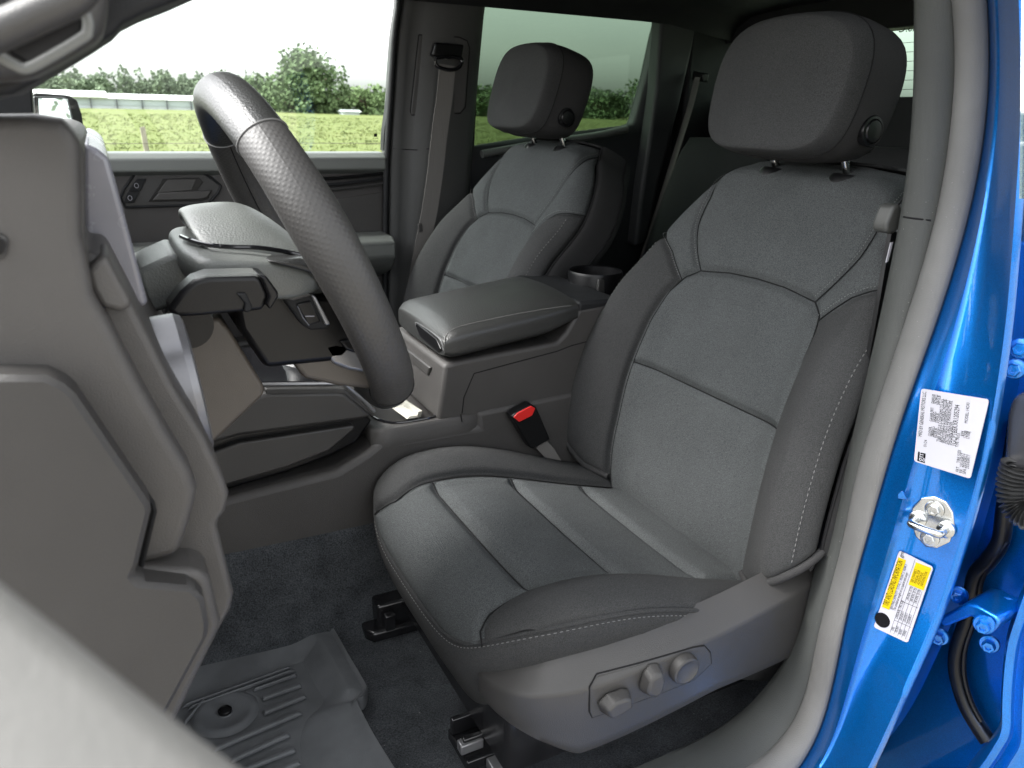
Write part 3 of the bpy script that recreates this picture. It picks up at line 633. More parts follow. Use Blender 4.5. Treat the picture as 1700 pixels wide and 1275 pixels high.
for sg in (1, -1):
    tube('seam_line', [cush(sg*poly_at(edgeR, t)[0], poly_at(edgeR, t)[1])-np.array([0, 0, .0058]) for t in np.linspace(0, 1, 90)], .0010, SEAM, seat, seg=6)
for s in (1, -1):
    f = (lambda L: L) if s > 0 else mir
    panel('cushion_bolster', cush, f([(.80, 0), (1, 0)]), f([(bs, 1), (1, 1)]), f(edgeR), f([(1, 0), (1, 1)]), BOLST, seat, 40, 100, puff=.0015, soft='br')
cr_rim = [cush(-1, q) for q in np.linspace(1, 0, 70)]+[cush(s, 0) for s in np.linspace(-1, 1, 60)][1:-1]+[cush(1, q) for q in np.linspace(0, 1, 70)]
cr_rim = np.array(cr_rim); kk = np.exp(-.5*(np.arange(-8, 9)/3.5)**2); kk /= kk.sum(); pp_ = np.vstack([cr_rim[:1]]*8+[cr_rim]+[cr_rim[-1:]]*8); cr_rim = np.stack([np.convolve(pp_[:, j], kk, 'valid') for j in range(3)], 1); cc = np.array([.66, SY, 0])
def skirt(dz, out_):
    d = cr_rim-cc; d[:, 2] = 0; d /= np.linalg.norm(d, axis=1)[:, None]; R = cr_rim+d*out_; R[:, 2] += dz; return R
grid('cushion_skirt', [skirt(.001, -.003), skirt(-.003, .001), skirt(-.012, .003), skirt(-.03, .001), skirt(-.055, -.008), skirt(-.085, -.022), skirt(-.12, -.04)], BOLST, seat, ang=80)
tube('piping', skirt(.0, .0002)[::2], .0030, BOLST, seat, seg=8)
stitches('stitching', skirt(-.0065, .0024), seat, L=.0040, gap=.0030, r=.0006)
frame = box('seat_pan', (.43, SY-.19, .735), (.90, SY+.19, .86), STEELB, seat, .01)
box('recliner_cover', (.80, SY+.19, .76), (.93, SY+.235, .92), BLACK, seat, .015)
# ---------------- plastic side trim with switches
st = [(.404, -.524), (.405, -.538), (.410, -.558), (.424, -.583), (.448, -.604), (.49, -.619), (.56, -.627), (.68, -.629), (.80, -.626), (.90, -.615)]
path = cr([(a, b, 0) for a, b in st], 60)
TX = [.402, .41, .425, .45, .49, .54, .60, .68, .78, .90]; TT = [.912, .916, .921, .927, .932, .938, .945, .953, .968, .985]; TB = [.842, .838, .832, .818, .800, .804, .815, .827, .830, .830]
S = []
for p in path:
    x = p[0]; zt = interp(x, TX, TT); zb = float(np.interp(x, [.404, .489, .676, .90], [.850, .804, .831, .833])); row = []
    nrm = np.array([0.15 if x > .42 else -.55, -1, 0]); nrm = np.array([-1+sstep(.400, .49, x), -.12-.88*sstep(.400, .46, x), 0])
    nrm = nrm/np.linalg.norm(nrm)
    for h, o_ in ((0, -.030), (.0015, -.0275), (.010, -.019), (.022, -.006), (.0265, -.0015), (.029, .0005), (.034, .001), (.055, .0005)):
        row.append(p+nrm*o_+np.array([0, 0, zt-h]))
    for k in (.25, .5, .75, .93): row.append(p+nrm*(.001-.004*k)+np.array([0, 0, zt-.055-(zt-.055-zb)*k]))
    row.append(p-nrm*.006+np.array([0, 0, zb+.001])); row.append(p-nrm*.014+np.array([0, 0, zb])); row.append(p-nrm*.03+np.array([0, 0, zb+.01])); S.append(row)
trim = grid('side_trim', S, PLAST2, seat, ang=55)
tb = bvh([trim])
sw_px = [(978, 1140), (990, 1118), (1060, 1100), (1150, 1074), (1168, 1071), (1178, 1082), (1180, 1100), (1150, 1128), (1090, 1152), (982, 1190), (978, 1180)]
swp = [hit(tb, *q)[0] for q in sw_px]; nrm = hit(tb, 1080, 1130)[1]
pl = prism('switch_panel', [p+nrm*.0022 for p in swp], -nrm*.006, PLAST, trim, .0012)
tube('switch_recess', [p+nrm*.0008 for p in swp+swp[:1]], .0011, SEAM, trim, seg=6)
def knob(name, pts, h, taper=.72):
    b = [hit(tb, *q)[0] for q in pts]; prism(name, [p+nrm*.001 for p in b], nrm*h, PLAST2, trim, .0035, taper=taper)
knob('seat_switch', [(989, 1165), (1005, 1149), (1030, 1140), (1043, 1141), (1045, 1158), (1030, 1169), (1003, 1183), (995, 1181)], .016)
knob('seat_switch', [(1075, 1098), (1092, 1096), (1097, 1115), (1090, 1140), (1075, 1151), (1060, 1146), (1058, 1135), (1066, 1112)], .016)
kc = hit(tb, 1132, 1106)[0]
lathe('lumbar_switch', kc, nrm, [(.019, 0), (.019, .006), (.0175, .010), (.015, .011), (.012, .0095), (.006, .0088), (0, .0085)], PLAST2, trim)
# ---------------- passenger seat: a copy
def copy_thing(src, name, dx, label, group=None):
    r = src.copy(); COL.objects.link(r); r.name = name; r.location = Vector(src.location)+Vector(dx); r['label'] = label
    if group: r['group'] = group
    for ch in list(src.children):
        c = ch.copy(); COL.objects.link(c); c.parent = r; c.matrix_parent_inverse = ch.matrix_parent_inverse.copy()
        for g in list(ch.children):
            d = g.copy(); COL.objects.link(d); d.parent = c
    return r
pseat = copy_thing(seat, 'bucket_seat.001', (-.068, .72, .028), 'grey cloth front seat on the far side, beyond the centre console')
pseat.rotation_euler = (0, radians(3.5), 0)          # leaned back a little further
# ---------------- seat rails
rl = thing('seat_rail', 'steel rail under the outer edge of the near seat, bright end by the trim', 'rail', (.6, -.5, .70), 'seat rails')
for z0, z1, y0, y1, mt, nm in ((.700, .716, -.490, -.425, STEELB, 'lower_channel'), (.716, .742, -.478, -.470, STEELB, 'channel_wall'), (.716, .742, -.440, -.432, STEELB, 'channel_wall')):
    box(nm, (.405, y0, z0), (.84, y1, z1), mt, rl, .002)
box('upper_channel', (.47, -.470, .722), (.84, -.440, .775), STEELB, rl, .004); box('bright_strip', (.43, -.516, .70), (.56, -.492, .716), SATIN, rl, .002)
box('rail_end', (.400, -.482, .722), (.432, -.467, .737), SATIN, rl, .002)
bolt((.455, -.479, .733), (0, -1, 0), .0065, .010, SATIN, rl)
r2 = thing('seat_rail', 'black steel rail foot with bolted plate on the carpet under the near seat', 'rail', (.6, -.16, .69), 'seat rails')
pz = [PZ(a, b, .714) for a, b in ((584, 1006), (620, 990), (690, 1000), (740, 1020), (694, 1032), (620, 1052), (606, 1046))]
prism('foot_plate', pz, (0, 0, -.02), STEELB, r2, .005)
box('rail_channel', (.388, -.176, .700), (.80, -.140, .755), STEELB, r2, .005)
box('rail_hook', (.396, -.190, .712), (.414, -.176, .742), STEELB, r2, .003)
bolt(PZ(639, 1006, .714), (0, 0, 1), .0075, .006, SATIN, r2)
# ---------------- buckle
bk = thing('seat_belt_buckle', 'black seat belt buckle with red button beside the near seat', 'buckle', (.66, -.14, .93))
bp = [PY(a, b, -.150) for a, b in ((849, 692), (858, 684), (882, 671), (891, 676), (914, 730), (886, 746), (880, 744))]
bod = prism('buckle_body', bp, (0, .022, 0), BLACK, bk, .003)
prism('release_button', [PY(a, b, -.1515) for a, b in ((853, 693), (859, 686), (882, 674), (889, 678), (884, 690), (862, 701))], (0, .008, 0), RED, bod, .0012)
sweep('buckle_strap', [PY(897, 736, -.138), PY(912, 752, -.138), PY(935, 790, -.138)], [(-.011, -.0012), (.011, -.0012), (.011, .0012), (-.011, .0012)], BELT, bk, up=(0, 1, 0))
# ================================================================== dashboard
dash = thing('dashboard', 'grey dashboard end next to the open door, with a round air vent', 'dashboard', (-.1, -.3, .9))
DP = mat('dash_plastic', (.040, .0375, .0355), .48, spec=.42, bump=.4, bscale=1000, var=.14, vscale=9)
prism('dash_body', [(-.55, -.60, 1.20), (-.5, -.60, 1.30), (-.1, -.60, 1.385), (.0, -.60, 1.39), (.03, -.60, 1.36), (.02, -.60, 1.2), (-.02, -.60, 1.0), (-.3, -.60, .88), (-.5, -.60, .88)], (0, 1.24, 0), SOFT, dash, .02)
d2 = [(-90, 215), (100, 215), (132, 232), (140, 255), (141, 420), (176, 420), (221, 505), (288, 640), (339, 723), (373, 797), (381, 821), (375, 850), (360, 870), (376, 935), (389, 988), (384, 1012), (366, 1045), (300, 1180), (260, 1260), (-90, 1260)]
prism('knee_bolster', PYs(d2, -.682), (0, .36, 0), DP, dash, .008, seg=4)
d1 = [(-90, 192), (55, 190), (98, 197), (122, 212), (133, 240), (135, 300), (136, 393), (145, 428), (155, 489), (184, 540), (235, 640), (280, 720), (317, 781), (329, 813), (322, 850), (312, 883), (297, 925), (240, 940), (-90, 950)]
up = prism('instrument_hood', PYs(d1, -.705), (0, .05, 0), DP, dash, .009, seg=5)
e1 = [(-90, 624), (75, 625), (107, 640), (125, 656), (248, 837), (251, 848), (229, 940), (221, 958), (232, 969), (320, 976), (339, 996), (347, 1036), (345, 1058), (250, 1235), (200, 1300), (-90, 1300)]
endp = prism('end_panel', PYs(e1, -.728), (0, .03, 0), mat('end_panel_plastic', (.027, .0255, .0243), .52, spec=.38, bump=.4, bscale=1000, var=.16, vscale=9), dash, .0105, seg=1)
tube('panel_gap', [PY(a, b, -.7065) for a, b in [(-90, 619), (76, 620), (109, 635), (128, 651), (253, 836), (256, 848), (234, 941)]], .0018, SEAM, dash, seg=6)
l1 = [(-90, 946), (227, 946), (333, 947), (349, 962), (368, 1036), (363, 1052), (299, 1186), (250, 1270), (-90, 1300)]
prism('lower_trim', PYs(l1, -.712), (0, .05, 0), DP, dash, .006)
# instrument display, its side turned to the camera
cl = [(136, 236), (160, 246), (181, 262), (205, 350), (245, 500), (241, 512), (222, 506), (176, 424), (138, 424)]
disp = prism('instrument_display', PYs(cl, -.60), (0, .40, 0), mat('display_bezel', (.12, .12, .137), .28, spec=.6, var=.04), dash, .006)
wq = [(142, 448), (176, 420), (186, 440), (215, 495), (222, 506), (205, 520), (168, 512), (150, 480)]
prism('hood_step', PYs(wq, -.695), (0, .05, 0), DP, dash, .006)
# round vent
vo = np.array([.134, -.575, 1.296]); va = np.array([1, 0, .10])
vent = lathe('air_vent', vo, va, [(.057, -.10), (.057, -.030), (.0565, -.026), (.0555, -.026), (.0555, -.024), (.0565, -.022), (.0565, -.006), (.054, -.001), (.050, .0005), (.046, -.003), (.045, -.02), (.0, -.022)], mat('vent_ring', (.14, .14, .148), .32, metal=.5, var=.05), dash, n=64, ang=25)
lathe('vent_hub', vo-.02*va, va, [(.013, 0), (.013, .012), (.010, .015), (0, .0155)], BLACK, vent)
for k in range(5): 
    z = (k-2)*.018; h = sqrt(.044**2-z*z); c = vo-va*.012+np.array([0, 0, z]); prism('vane', [c+np.array([.0, -h, -.002]), c+np.array([.008, -h, .001]), c+np.array([.008, h, .001]), c+np.array([0, h, -.002])], (0, 0, .0015), BLACK, vent, 0)
sl = [(-20, 385), (-2, 386), (12, 394), (14, 404), (10, 425), (2, 432), (-20, 432)]
prism('hood_slot', PYs(sl, -.7075), (0, .01, 0), PLAST2, up, .004); prism('slot_opening', PYs([(a-3, (b-408)*.72+408) for a, b in sl], -.7080), (0, .008, 0), BLACK, up, .001)
# ================================================================== steering column and wheel
col_ = thing('steering_column', 'grey steering column shroud with black indicator stalk below the wheel hub', 'steering column', (.15, -.36, 1.2))
prism('lower_shroud', PYs([(300, 560), (345, 532), (362, 526), (382, 548), (440, 643), (438, 657), (352, 738), (320, 738), (290, 640)], -.425), (0, .13, 0), mat('column_plastic', (.060, .051, .042), .45, spec=.45, bump=.25, bscale=1000, var=.05), col_, .009, seg=4)
prism('upper_shroud', PYs([(225, 450), (288, 421), (306, 427), (336, 464), (318, 500), (250, 522)], -.405), (0, .10, 0), SOFT, col_, .008, seg=4)
stk = prism('indicator_stalk', PYs([(276, 516), (300, 484), (322, 465), (345, 459), (425, 457), (436, 462), (449, 492), (437, 516), (325, 526), (292, 528)], -.505), (0, .034, 0), BLACK, col_, .009, seg=4)
prism('stalk_cap', PYs([(428, 456), (443, 459), (462, 485), (463, 493), (449, 515), (441, 506), (446, 492), (434, 465)], -.509), (0, .04, 0), BLACK, stk, .003)
prism('stalk_switch', PYs([(393, 488), (409, 487), (420, 512), (412, 520), (404, 516), (407, 505), (398, 494)], -.509), (0, .01, 0), DARKP, stk, .0015)
prism('stalk_top', PYs([(318, 466), (345, 456), (428, 454), (436, 459), (430, 466), (330, 472)], -.503), (0, .03, 0), SOFT, stk, .004)
lathe('stalk_root', PY(312, 538, -.44), (0, 1, 0), [(.022, -.006), (.022, .0), (.018, .004), (.018, .03)], BLACK, col_)
# wheel
wheel = thing('steering_wheel', 'dark leather steering wheel with dimpled grips, seen from its column side', 'steering wheel', (.273, -.36, 1.35))
Wc = np.array([.272, -.36, 1.352]); wu = np.array([-.411, 0, .911]); wn = np.array([.911, 0, .411]); wy = np.array([0, 1., 0])
def rim_pt(th, ph, rr=0):
    low = sstep(radians(120), pi, abs(((th+pi) % (2*pi))-pi)); R = .1755-.012*low
    g = 1+.09*np.exp(-((abs(((th+pi) % (2*pi))-pi)-1.25)/.35)**2)
    c = Wc-wy*R*sin(th)+wu*R*cos(th); rad = (-wy*sin(th)+wu*cos(th))
    return c+rad*(.0190*g+rr)*cos(ph)+wn*(.0232*g+rr)*sin(ph)
def rim_part(name, t0, t1, material, uv=False, rr=0):
    n = int(abs(t1-t0)/radians(2))+2; mseg = 36
    P = np.array([[rim_pt(t, 2*pi*j/mseg, rr) for j in range(mseg+1)] for t in np.linspace(t0, t1, n)])
    V = P.reshape(-1, 3); F = []; uvs = []
    for i in range(n-1):
        for j in range(mseg):
            F.append((i*(mseg+1)+j, (i+1)*(mseg+1)+j, (i+1)*(mseg+1)+j+1, i*(mseg+1)+j+1)); uvs.append(((i, j), (i+1, j), (i+1, j+1), (i, j+1)))
    me = bpy.data.meshes.new(name); me.from_pydata([tuple(v) for v in V], [], F); me.shade_smooth(); me.materials.append(material)
    if uv:
        L_ = me.uv_layers.new(name='UVMap'); k = 0; nu = abs(t1-t0)*.176/.0042; nv = round(2*pi*.0205/.0042)
        for q in uvs:
            for i, j in q: L_.data[k].uv = (i/(n-1)*nu, j/mseg*nv); k += 1
    return _place(bpy.data.objects.new(name, me), wheel)
T1, T2 = radians(40), radians(140)
rim_part('rim_top_leather', -T1, T1, LEATH)
for s in (1, -1):
    rim_part('rim_grip', s*T1, s*T2, PERF, True)
    tube('rim_seam', [rim_pt(s*T1, a, .0004) for a in np.linspace(0, 2*pi, 40)], .0009, mat('pale_seam', (.09, .09, .088), .6), wheel, seg=6)
    tube('rim_seam', [rim_pt(s*T2, a, .0002) for a in np.linspace(0, 2*pi, 40)], .0010, SEAM, wheel, seg=6)
    tube('rim_seam', [rim_pt(s*t, pi*1.06, .0001) for t in np.linspace(T1, T2, 50)], .0007, SEAM, wheel, seg=6)
rim_part('rim_bottom_leather', T2, 2*pi-T2, LEATH)
def hub_loft(name, prof, hw, bulge, material, y0=0.0):
    lp = np.array(cr([(n_, a_, 0) for n_, a_ in prof], 64, True)); c_ = lp.mean(0); S = []
    for t in np.sin(np.linspace(-pi/2, pi/2, 25)):
        e_ = max(0, 1-abs(t)**3.2)**(1/3.2); row = []
        for n_, a_, _ in c_+(lp-c_)*(.55+.45*e_):
            up_b = bulge*(1-t*t)*sstep(c_[1]-.01, c_[1]+.03, a_)
            row.append(Wc+wy*(y0+hw*t)+wn*(n_+.35*up_b)+wu*(a_+up_b))
        S.append(row)
    return loft(name, S, material, wheel, ang=50)
hub_loft('airbag_cover', [(-.098, .062), (-.088, .068), (-.05, .054), (-.01, .028), (.012, .0), (.004, -.03), (-.04, -.02), (-.08, .03)], .092, .026, SOFT, .012)
prism('leather_spoke', PYs([(442, 434), (500, 430), (545, 436), (566, 470), (606, 566), (580, 545), (549, 478), (520, 456)], -.475), (0, .05, 0), LEATH, wheel, .008, seg=4)
hub = hub_loft('hub_shell', [(-.117, .050), (-.112, .070), (-.100, .073), (-.082, .064), (-.05, .046), (-.01, .016), (.0, -.004), (-.012, -.016), (-.04, -.012), (-.08, .012), (-.108, .032)], .108, 0, SOFT)
tube('hub_trim', [Wc+wy*y_+wu*(a_+.003)+wn*n_ for y_, n_, a_ in ((-.02, -.100, .074), (-.055, -.094, .072), (-.080, -.083, .066), (-.088, -.065, .056), (-.089, -.045, .045), (-.089, -.02, .026), (-.086, .0, .006))], .0022, GLOSSB, hub, n=40, seg=8)
prism('hub_back', PYs([(385, 482), (560, 490), (602, 570), (572, 600), (442, 613), (396, 548)], -.44), (0, .14, 0), BLACK, wheel, .007)
pod = prism('switch_pod', PYs([(468, 494), (474, 489), (512, 484), (524, 490), (549, 540), (544, 546), (516, 549), (502, 540)], -.462), (0, .03, 0), DARKP, wheel, .004)
prism('switch_face', PYs([(492, 505), (516, 499), (533, 534), (512, 541)], -.464), (0, .006, 0), BLACK, pod, .0015)
prism('switch_trim', PYs([(516, 489), (524, 492), (549, 539), (541, 541)], -.4645), (0, .006, 0), SATIN, pod, .002)
prism('switch_top', PYs([(470, 494), (474, 489), (511, 485), (520, 491), (486, 501)], -.4645), (0, .006, 0), PLAST2, pod, .002)
tube('switch_line', PYs([(494, 508), (503, 528), (513, 540)], -.4648), .0006, SATIN, pod, seg=5); tube('switch_line', PYs([(507, 525), (522, 525)], -.4648), .0005, WHITE, pod, seg=5)
sp = prism('lower_spoke', PYs([(468, 577), (500, 590), (532, 570), (560, 574), (640, 610), (640, 650), (560, 641), (505, 629)], -.435), (0, .09, 0), mat('spoke_plastic', (.060, .052, .044), .45, spec=.45, bump=.2, bscale=1000), wheel, .009, seg=4)
prism('spoke_trim', PYs([(531, 572), (558, 566), (610, 574), (640, 590), (640, 626), (580, 616), (553, 606), (543, 592)], -.440), (0, .05, 0), SATIN, wheel, .005)
prism('spoke_switch', PYs([(562, 566), (582, 562), (600, 566), (618, 592), (600, 590), (575, 582)], -.443), (0, .02, 0), BLACK, wheel, .003)
# ================================================================== centre console
con = thing('centre_console', 'dark grey centre console with padded armrest between the front seats', 'console', (.5, 0, .88))
CP = mat('console_plastic', (.033, .0312, .030), .48, spec=.42, bump=.55, bscale=950, var=.10, vscale=10, speck=.15)
K = -.125
xz = lambda px, py, y=K: PY(px, py, y)
base = [xz(250, 862), xz(330, 842), xz(380, 828), xz(480, 803), xz(560, 783), xz(610, 752), xz(640, 727), np.array([.445, K, 1.012]), np.array([.585, K, 1.012]), xz(790, 684), xz(945, 652), xz(1010, 640), xz(1040, 780), xz(620, 890), xz(365, 931), xz(250, 955)]
prism('console_base', base, (0, .25, 0), CP, con, .010, seg=4)
# deck plate with the cup holder opening
hc_, hr_ = np.array([.487, -.012]), (.062, .098)
inner = []; outer = []
for i in range(48):
    t = 2*pi*i/48; c, s = cos(t), sin(t); k = (abs(c)**3.4+abs(s)**3.4)**(-1/3.4); inner.append((hc_[0]+hr_[0]*k*c, hc_[1]+hr_[1]*k*s))
    k = min((.092 if c > 0 else .088)/max(abs(c), 1e-6), .1255/max(abs(s), 1e-6)); outer.append((.495+k*c, k*s))
zc = lambda x: 1.034+.02*(x-.49)
ring = lambda L_, dz, g=1.0: [(hc_[0]+(x-hc_[0])*g, hc_[1]+(y-hc_[1])*g, zc(x)+dz) for x, y in L_]
grid('console_deck', [[(x, y, zc(x)-.03) for x, y in outer], [(x, y*1.0, zc(x)-.004) for x, y in outer], [(.495+(x-.495)*.975, y*.975, zc(x)) for x, y in outer], ring(inner, 0, 1.05), ring(inner, -.003, 1.0), ring(inner, -.004, .97)], CP, con, cv=True, ang=50)
cup = grid('cup_holder', [ring(inner, -.003, .985), ring(inner, -.014, .95), ring(inner, -.055, .90), ring(inner, -.058, .85), ring(inner, -.058, .02)], BLACK, con, cv=True, ang=50)
tube('cup_holder_rim', ring(inner, .001, 1.012)+ring(inner, .001, 1.012)[:1], .0022, GLOSSB, cup, seg=8)
for cy in (-.062, .04):
    lathe('cup_ring', (.487, cy, zc(.487)-.045), (0, 0, 1), [(.043, 0), (.043, .02), (.040, .022), (.038, .012), (.036, -.006), (.012, -.006), (.010, .004), (0, .006)], DARKP, cup)
cd2 = thing('paper_card', 'cream folded card tucked in the cup holder under the wheel', 'card', (.47, -.05, 1.0))
prism('card_sheet', [PZ(a, b, 1.030) for a, b in ((641, 671), (652, 668), (690, 694), (676, 696))], (.004, .001, .004), PAPER, cd2, .0005)
prism('card_fold', [PZ(a, b, 1.022) for a, b in ((655, 668), (662, 667), (699, 692), (692, 694))], (.003, .001, .010), PAPER, cd2, .0005)
# front flank: two stepped panels over a dark core
core = PYs([(280, 720), (441, 656), (572, 655), (618, 698), (592, 735), (548, 757), (477, 784), (381, 812), (280, 838)], -.092)
prism('flank_core', core, (0, .184, 0), BLACK, con, .004)
prism('flank_panel', PYs([(300, 712), (441, 653), (560, 651), (574, 653), (619, 692), (592, 698), (398, 724), (300, 752)], -.110), (0, .02, 0), PLAST2, con, .006, seg=4)
prism('flank_panel', PYs([(300, 770), (398, 735), (588, 706), (590, 712), (546, 749), (477, 776), (381, 804), (300, 828)], -.105), (0, .02, 0), PLAST2, con, .004, seg=3)
prism('flank_top', PYs([(441, 646), (560, 645), (574, 647), (622, 690), (619, 693), (572, 655), (441, 655)], -.108), (0, .216, 0), PLAST, con, .003)
gd = [PY(a, b, -.098) for a, b in ((420, 636), (553, 634), (572, 640), (600, 660), (612, 676))]
tube('silver_trim', [p+np.array([0, 0, .006]) for p in PYs([(430, 645), (560, 643), (574, 646), (604, 671), (622, 689)], -.109)], .0028, SATIN, con, seg=8)
dk = prism('shifter_plate', [PY(430, 645, -.095)+np.array([0, 0, .004]), PY(556, 643, -.095)+np.array([0, 0, .004]), PY(556, 643, -.095)+np.array([0, .19, .004]), PY(430, 645, -.095)+np.array([0, .19, .004])], (0, 0, .006), GLOSSB, con, .002)
for k, ch in enumerate('PRNDL'):
    p = PY(448+18*k, 641, -.08)
    text(ch, p+np.array([0, .012, .006]), (1, 0, 0), (0, 1, 0), .012, RED if ch == 'P' else WHITE, dk, lift=.004)
sh = thing('gear_lever', 'black gear lever boot behind the wheel spoke', 'lever', (.40, .0, 1.11))
lathe('boot', (.345, .02, 1.108), (0, 0, 1), [(.06, -.01), (.058, .004), (.05, .012), (.040, .018), (.03, .03), (.022, .05), (.018, .06)], LEATH, sh)
sweep('knob', [(.345, .02, 1.16), (.350, .02, 1.185), (.356, .02, 1.215), (.358, .02, 1.228)], circ(.017, 16, .021), BLACK, sh, n=14, scale=lambda q: .8+.45*sin(pi*min(q*1.05, 1)*.9))
# storage box and padded lid
K2 = -.121
bx_ = [xz(727, 700, K2), xz(738, 606, K2), xz(760, 600, K2), xz(925, 568, K2), xz(940, 552, K2), xz(962, 513, K2), xz(1020, 502, K2), xz(1040, 640, K2), xz(950, 660, K2), xz(765, 700, K2)]
sb = prism('storage_box', bx_, (0, .242, 0), CP, con, .007, seg=4)
TB_ = bvh([sb])
tube('box_seam', [xz(a, b, K2)+np.array([0, -.0003, 0]) for a, b in ((767, 686), (770, 660), (787, 620), (850, 603), (925, 583), (948, 574), (1000, 560))], .0009, SEAM, sb, seg=6)
tube('box_seam', [xz(a, b, K-.001)+np.array([0, -.0003, 0]) for a, b in ((767, 700), (765, 688))], .0009, SEAM, sb, seg=6)
fp = [np.array([.5195, y, z]) for y, z in ((-.055, 1.118), (.055, 1.118), (.045, 1.085), (-.045, 1.085))]
prism('latch_lip', [np.array([.5205, -.075, 1.108]), np.array([.5205, .075, 1.108]), np.array([.5205, .065, 1.090]), np.array([.5205, -.065, 1.090])], (.01, 0, 0), PLAST2, sb, .003)
LX = [.528, .540, .56, .62, .69, .745, .764, .770]
S = []
for x in np.r_[.5275, .5285, .532, .540, .552, np.linspace(.57, .74, 8), .755, .764, .768, .7695]:
    t = (x-.53)/.24; lo = 1.129+.030*t+.012*sstep(.70, .77, x); hi = 1.176+.030*t; e = min(1, sstep(.5265, .545, x)*.35+.65); e2 = 1-.10*sstep(.745, .77, x)
    cz, hh = (lo+hi)/2, (hi-lo)/2*e*e2; hw = .127*(.965+.035*e)*(1-.02*sstep(.74, .77, x)); fx_ = .80+.20*min(1, max(0, (x-.5275)/.032))**.5; ring_ = []
    for i in range(64):
        a = 2*pi*i/64; c, s = cos(a), sin(a); k = (abs(c)**6+abs(s)**6)**(-1/6); y = hw*k*c*(fx_ if c > 0 else .94+.06*fx_)-(.010 if c > 0 else 0)*abs(k*c); z = cz+hh*k*s+(.009*(1-(y/hw)**2)*e if s > 0 else 0)
        ring_.append((x, y, z))
    S.append(ring_)
lid = loft('armrest_lid', S, LEATH, con, ang=70)
TL = bvh([lid])
def onlid(L_): return [hit(TL, a, b)[0]+hit(TL, a, b)[1]*.0003 for a, b in L_]
tube('lid_seam', onlid([(740, 590), (738, 570), (741, 557), (752, 547), (780, 538), (850, 523), (920, 511), (948, 508)]), .0009, mat('lid_seam_leather', (.05, .05, .048), .6), lid, n=40, seg=6)
lt = onlid([(692, 539), (695, 537), (727, 562), (735, 580), (729, 584), (700, 560)])
nl = hit(TL, 712, 560)[1]
prism('lid_latch', [p+nl*.003 for p in lt], -nl*.006, BLACK, lid, .002)
tube('latch_rim', onlid([(690, 541), (693, 536), (729, 561), (737, 582)]), .0009, SATIN, lid, n=20, seg=6)
prism('lid_rear_cap', [(.772, -.12, 1.165), (.772, -.12, 1.205), (.86, -.12, 1.203), (.86, -.12, 1.15)], (0, .24, 0), DARKP, con, .006)
rc = lathe('rear_cup_holder', (.895, .02, 1.165), (0, 0, 1), [(.050, 0), (.052, .055), (.050, .060), (.047, .058), (.045, .01), (0, .008)], BLACK, con, n=36)
prism('cup_clip', [(.87, -.018, 1.19), (.885, -.018, 1.19), (.885, -.018, 1.218), (.87, -.018, 1.218)], (0, -.012, 0), PLAST, rc, .002)
box('rear_console_block', (.79, -.118, .90), (.96, .118, 1.165), DARKP, con, .01)
# ================================================================== rubber floor mat
fm = thing('floor_mat', 'grey rubber floor mat with raised ribs on the driver footwell carpet', 'floor mat', (.25, -.35, .695))
MZ = .702
po_ = [(250, 1104), (330, 1076), (420, 1045), (478, 1025), (500, 1026), (545, 1036), (556, 1048), (580, 1090), (607, 1136), (609, 1146), (604, 1158), (594, 1166), (605, 1190), (622, 1222), (655, 1275), (700, 1345)]
pi2 = [(250, 1182), (330, 1152), (420, 1120), (470, 1102), (490, 1097), (503, 1095), (510, 1104), (520, 1122), (535, 1148), (541, 1160), (536, 1172), (520, 1186), (512, 1200), (506, 1226), (510, 1275), (525, 1345)]
O = np.array(cr([PZ(a, b, MZ+.012) for a, b in po_], 90)); I = np.array(cr([PZ(a, b, MZ) for a, b in pi2], 90))
up_ = np.array([0, 0, 1.]); wt = np.array([1-.85*sstep(.58, .70, i/89) for i in range(90)])[:, None]*up_
grid('mat_border', [O-up_*.02, O+up_*.001, .985*O+.015*I+up_*.004, .93*O+.07*I+up_*.004, .88*O+.12*I+up_*.001, .8*O+.2*I+wt*.003, .62*O+.38*I+wt*.007, .5*O+.5*I+wt*.008, .35*O+.65*I+wt*.005, .12*O+.88*I+wt*.002, I, I+(I-O)*.08-up_*.001], RUBBER, fm, ang=60)
prism('mat_floor', [PZ(a, b, MZ-.0015) for a, b in [(250, 1160)]+pi2[1:-1]+[(600, 1345), (250, 1345)]], (0, 0, -.006), RUBBER, fm, .0)
def rib(x0, y0, x1, y1, wpx, h=.006, nm='mat_rib'):
    a, b = PZ(x0, y0, MZ), PZ(x1, y1, MZ); t = (b-a)/np.linalg.norm(b-a); s = np.cross(t, up_)*(wpx/2*.00075)
    prism(nm, [a-s, b-s, b+s, a+s], up_*h, RUBBER, fm, .002, taper=.9)
for q in ((434, 1163, 501, 1139, 12), (436, 1187, 509, 1157, 12), (350, 1250, 503, 1184, 10), (380, 1268, 482, 1221, 10), (400, 1283, 492, 1247, 10), (420, 1300, 500, 1268, 10), (420, 1149, 494, 1123, 4), (300, 1177, 488, 1109, 4), (310, 1180, 492, 1114, 4), (306, 1204, 340, 1164, 5)): rib(*q)
bo = PZ(374, 1185, MZ)
lathe('mat_boss', bo, (0, 0, 1), [(.045, 0), (.040, .004), (.033, .005), (.028, .003), (.011, .003), (.0105, .004)], RUBBER, fm, n=40)
lathe('mat_fastener', bo+up_*.003, (0, 0, 1), [(.0095, 0), (.0095, .004), (.0085, .005), (.0075, .005), (.007, .0035), (0, .0045)], BLACK, fm, n=28)
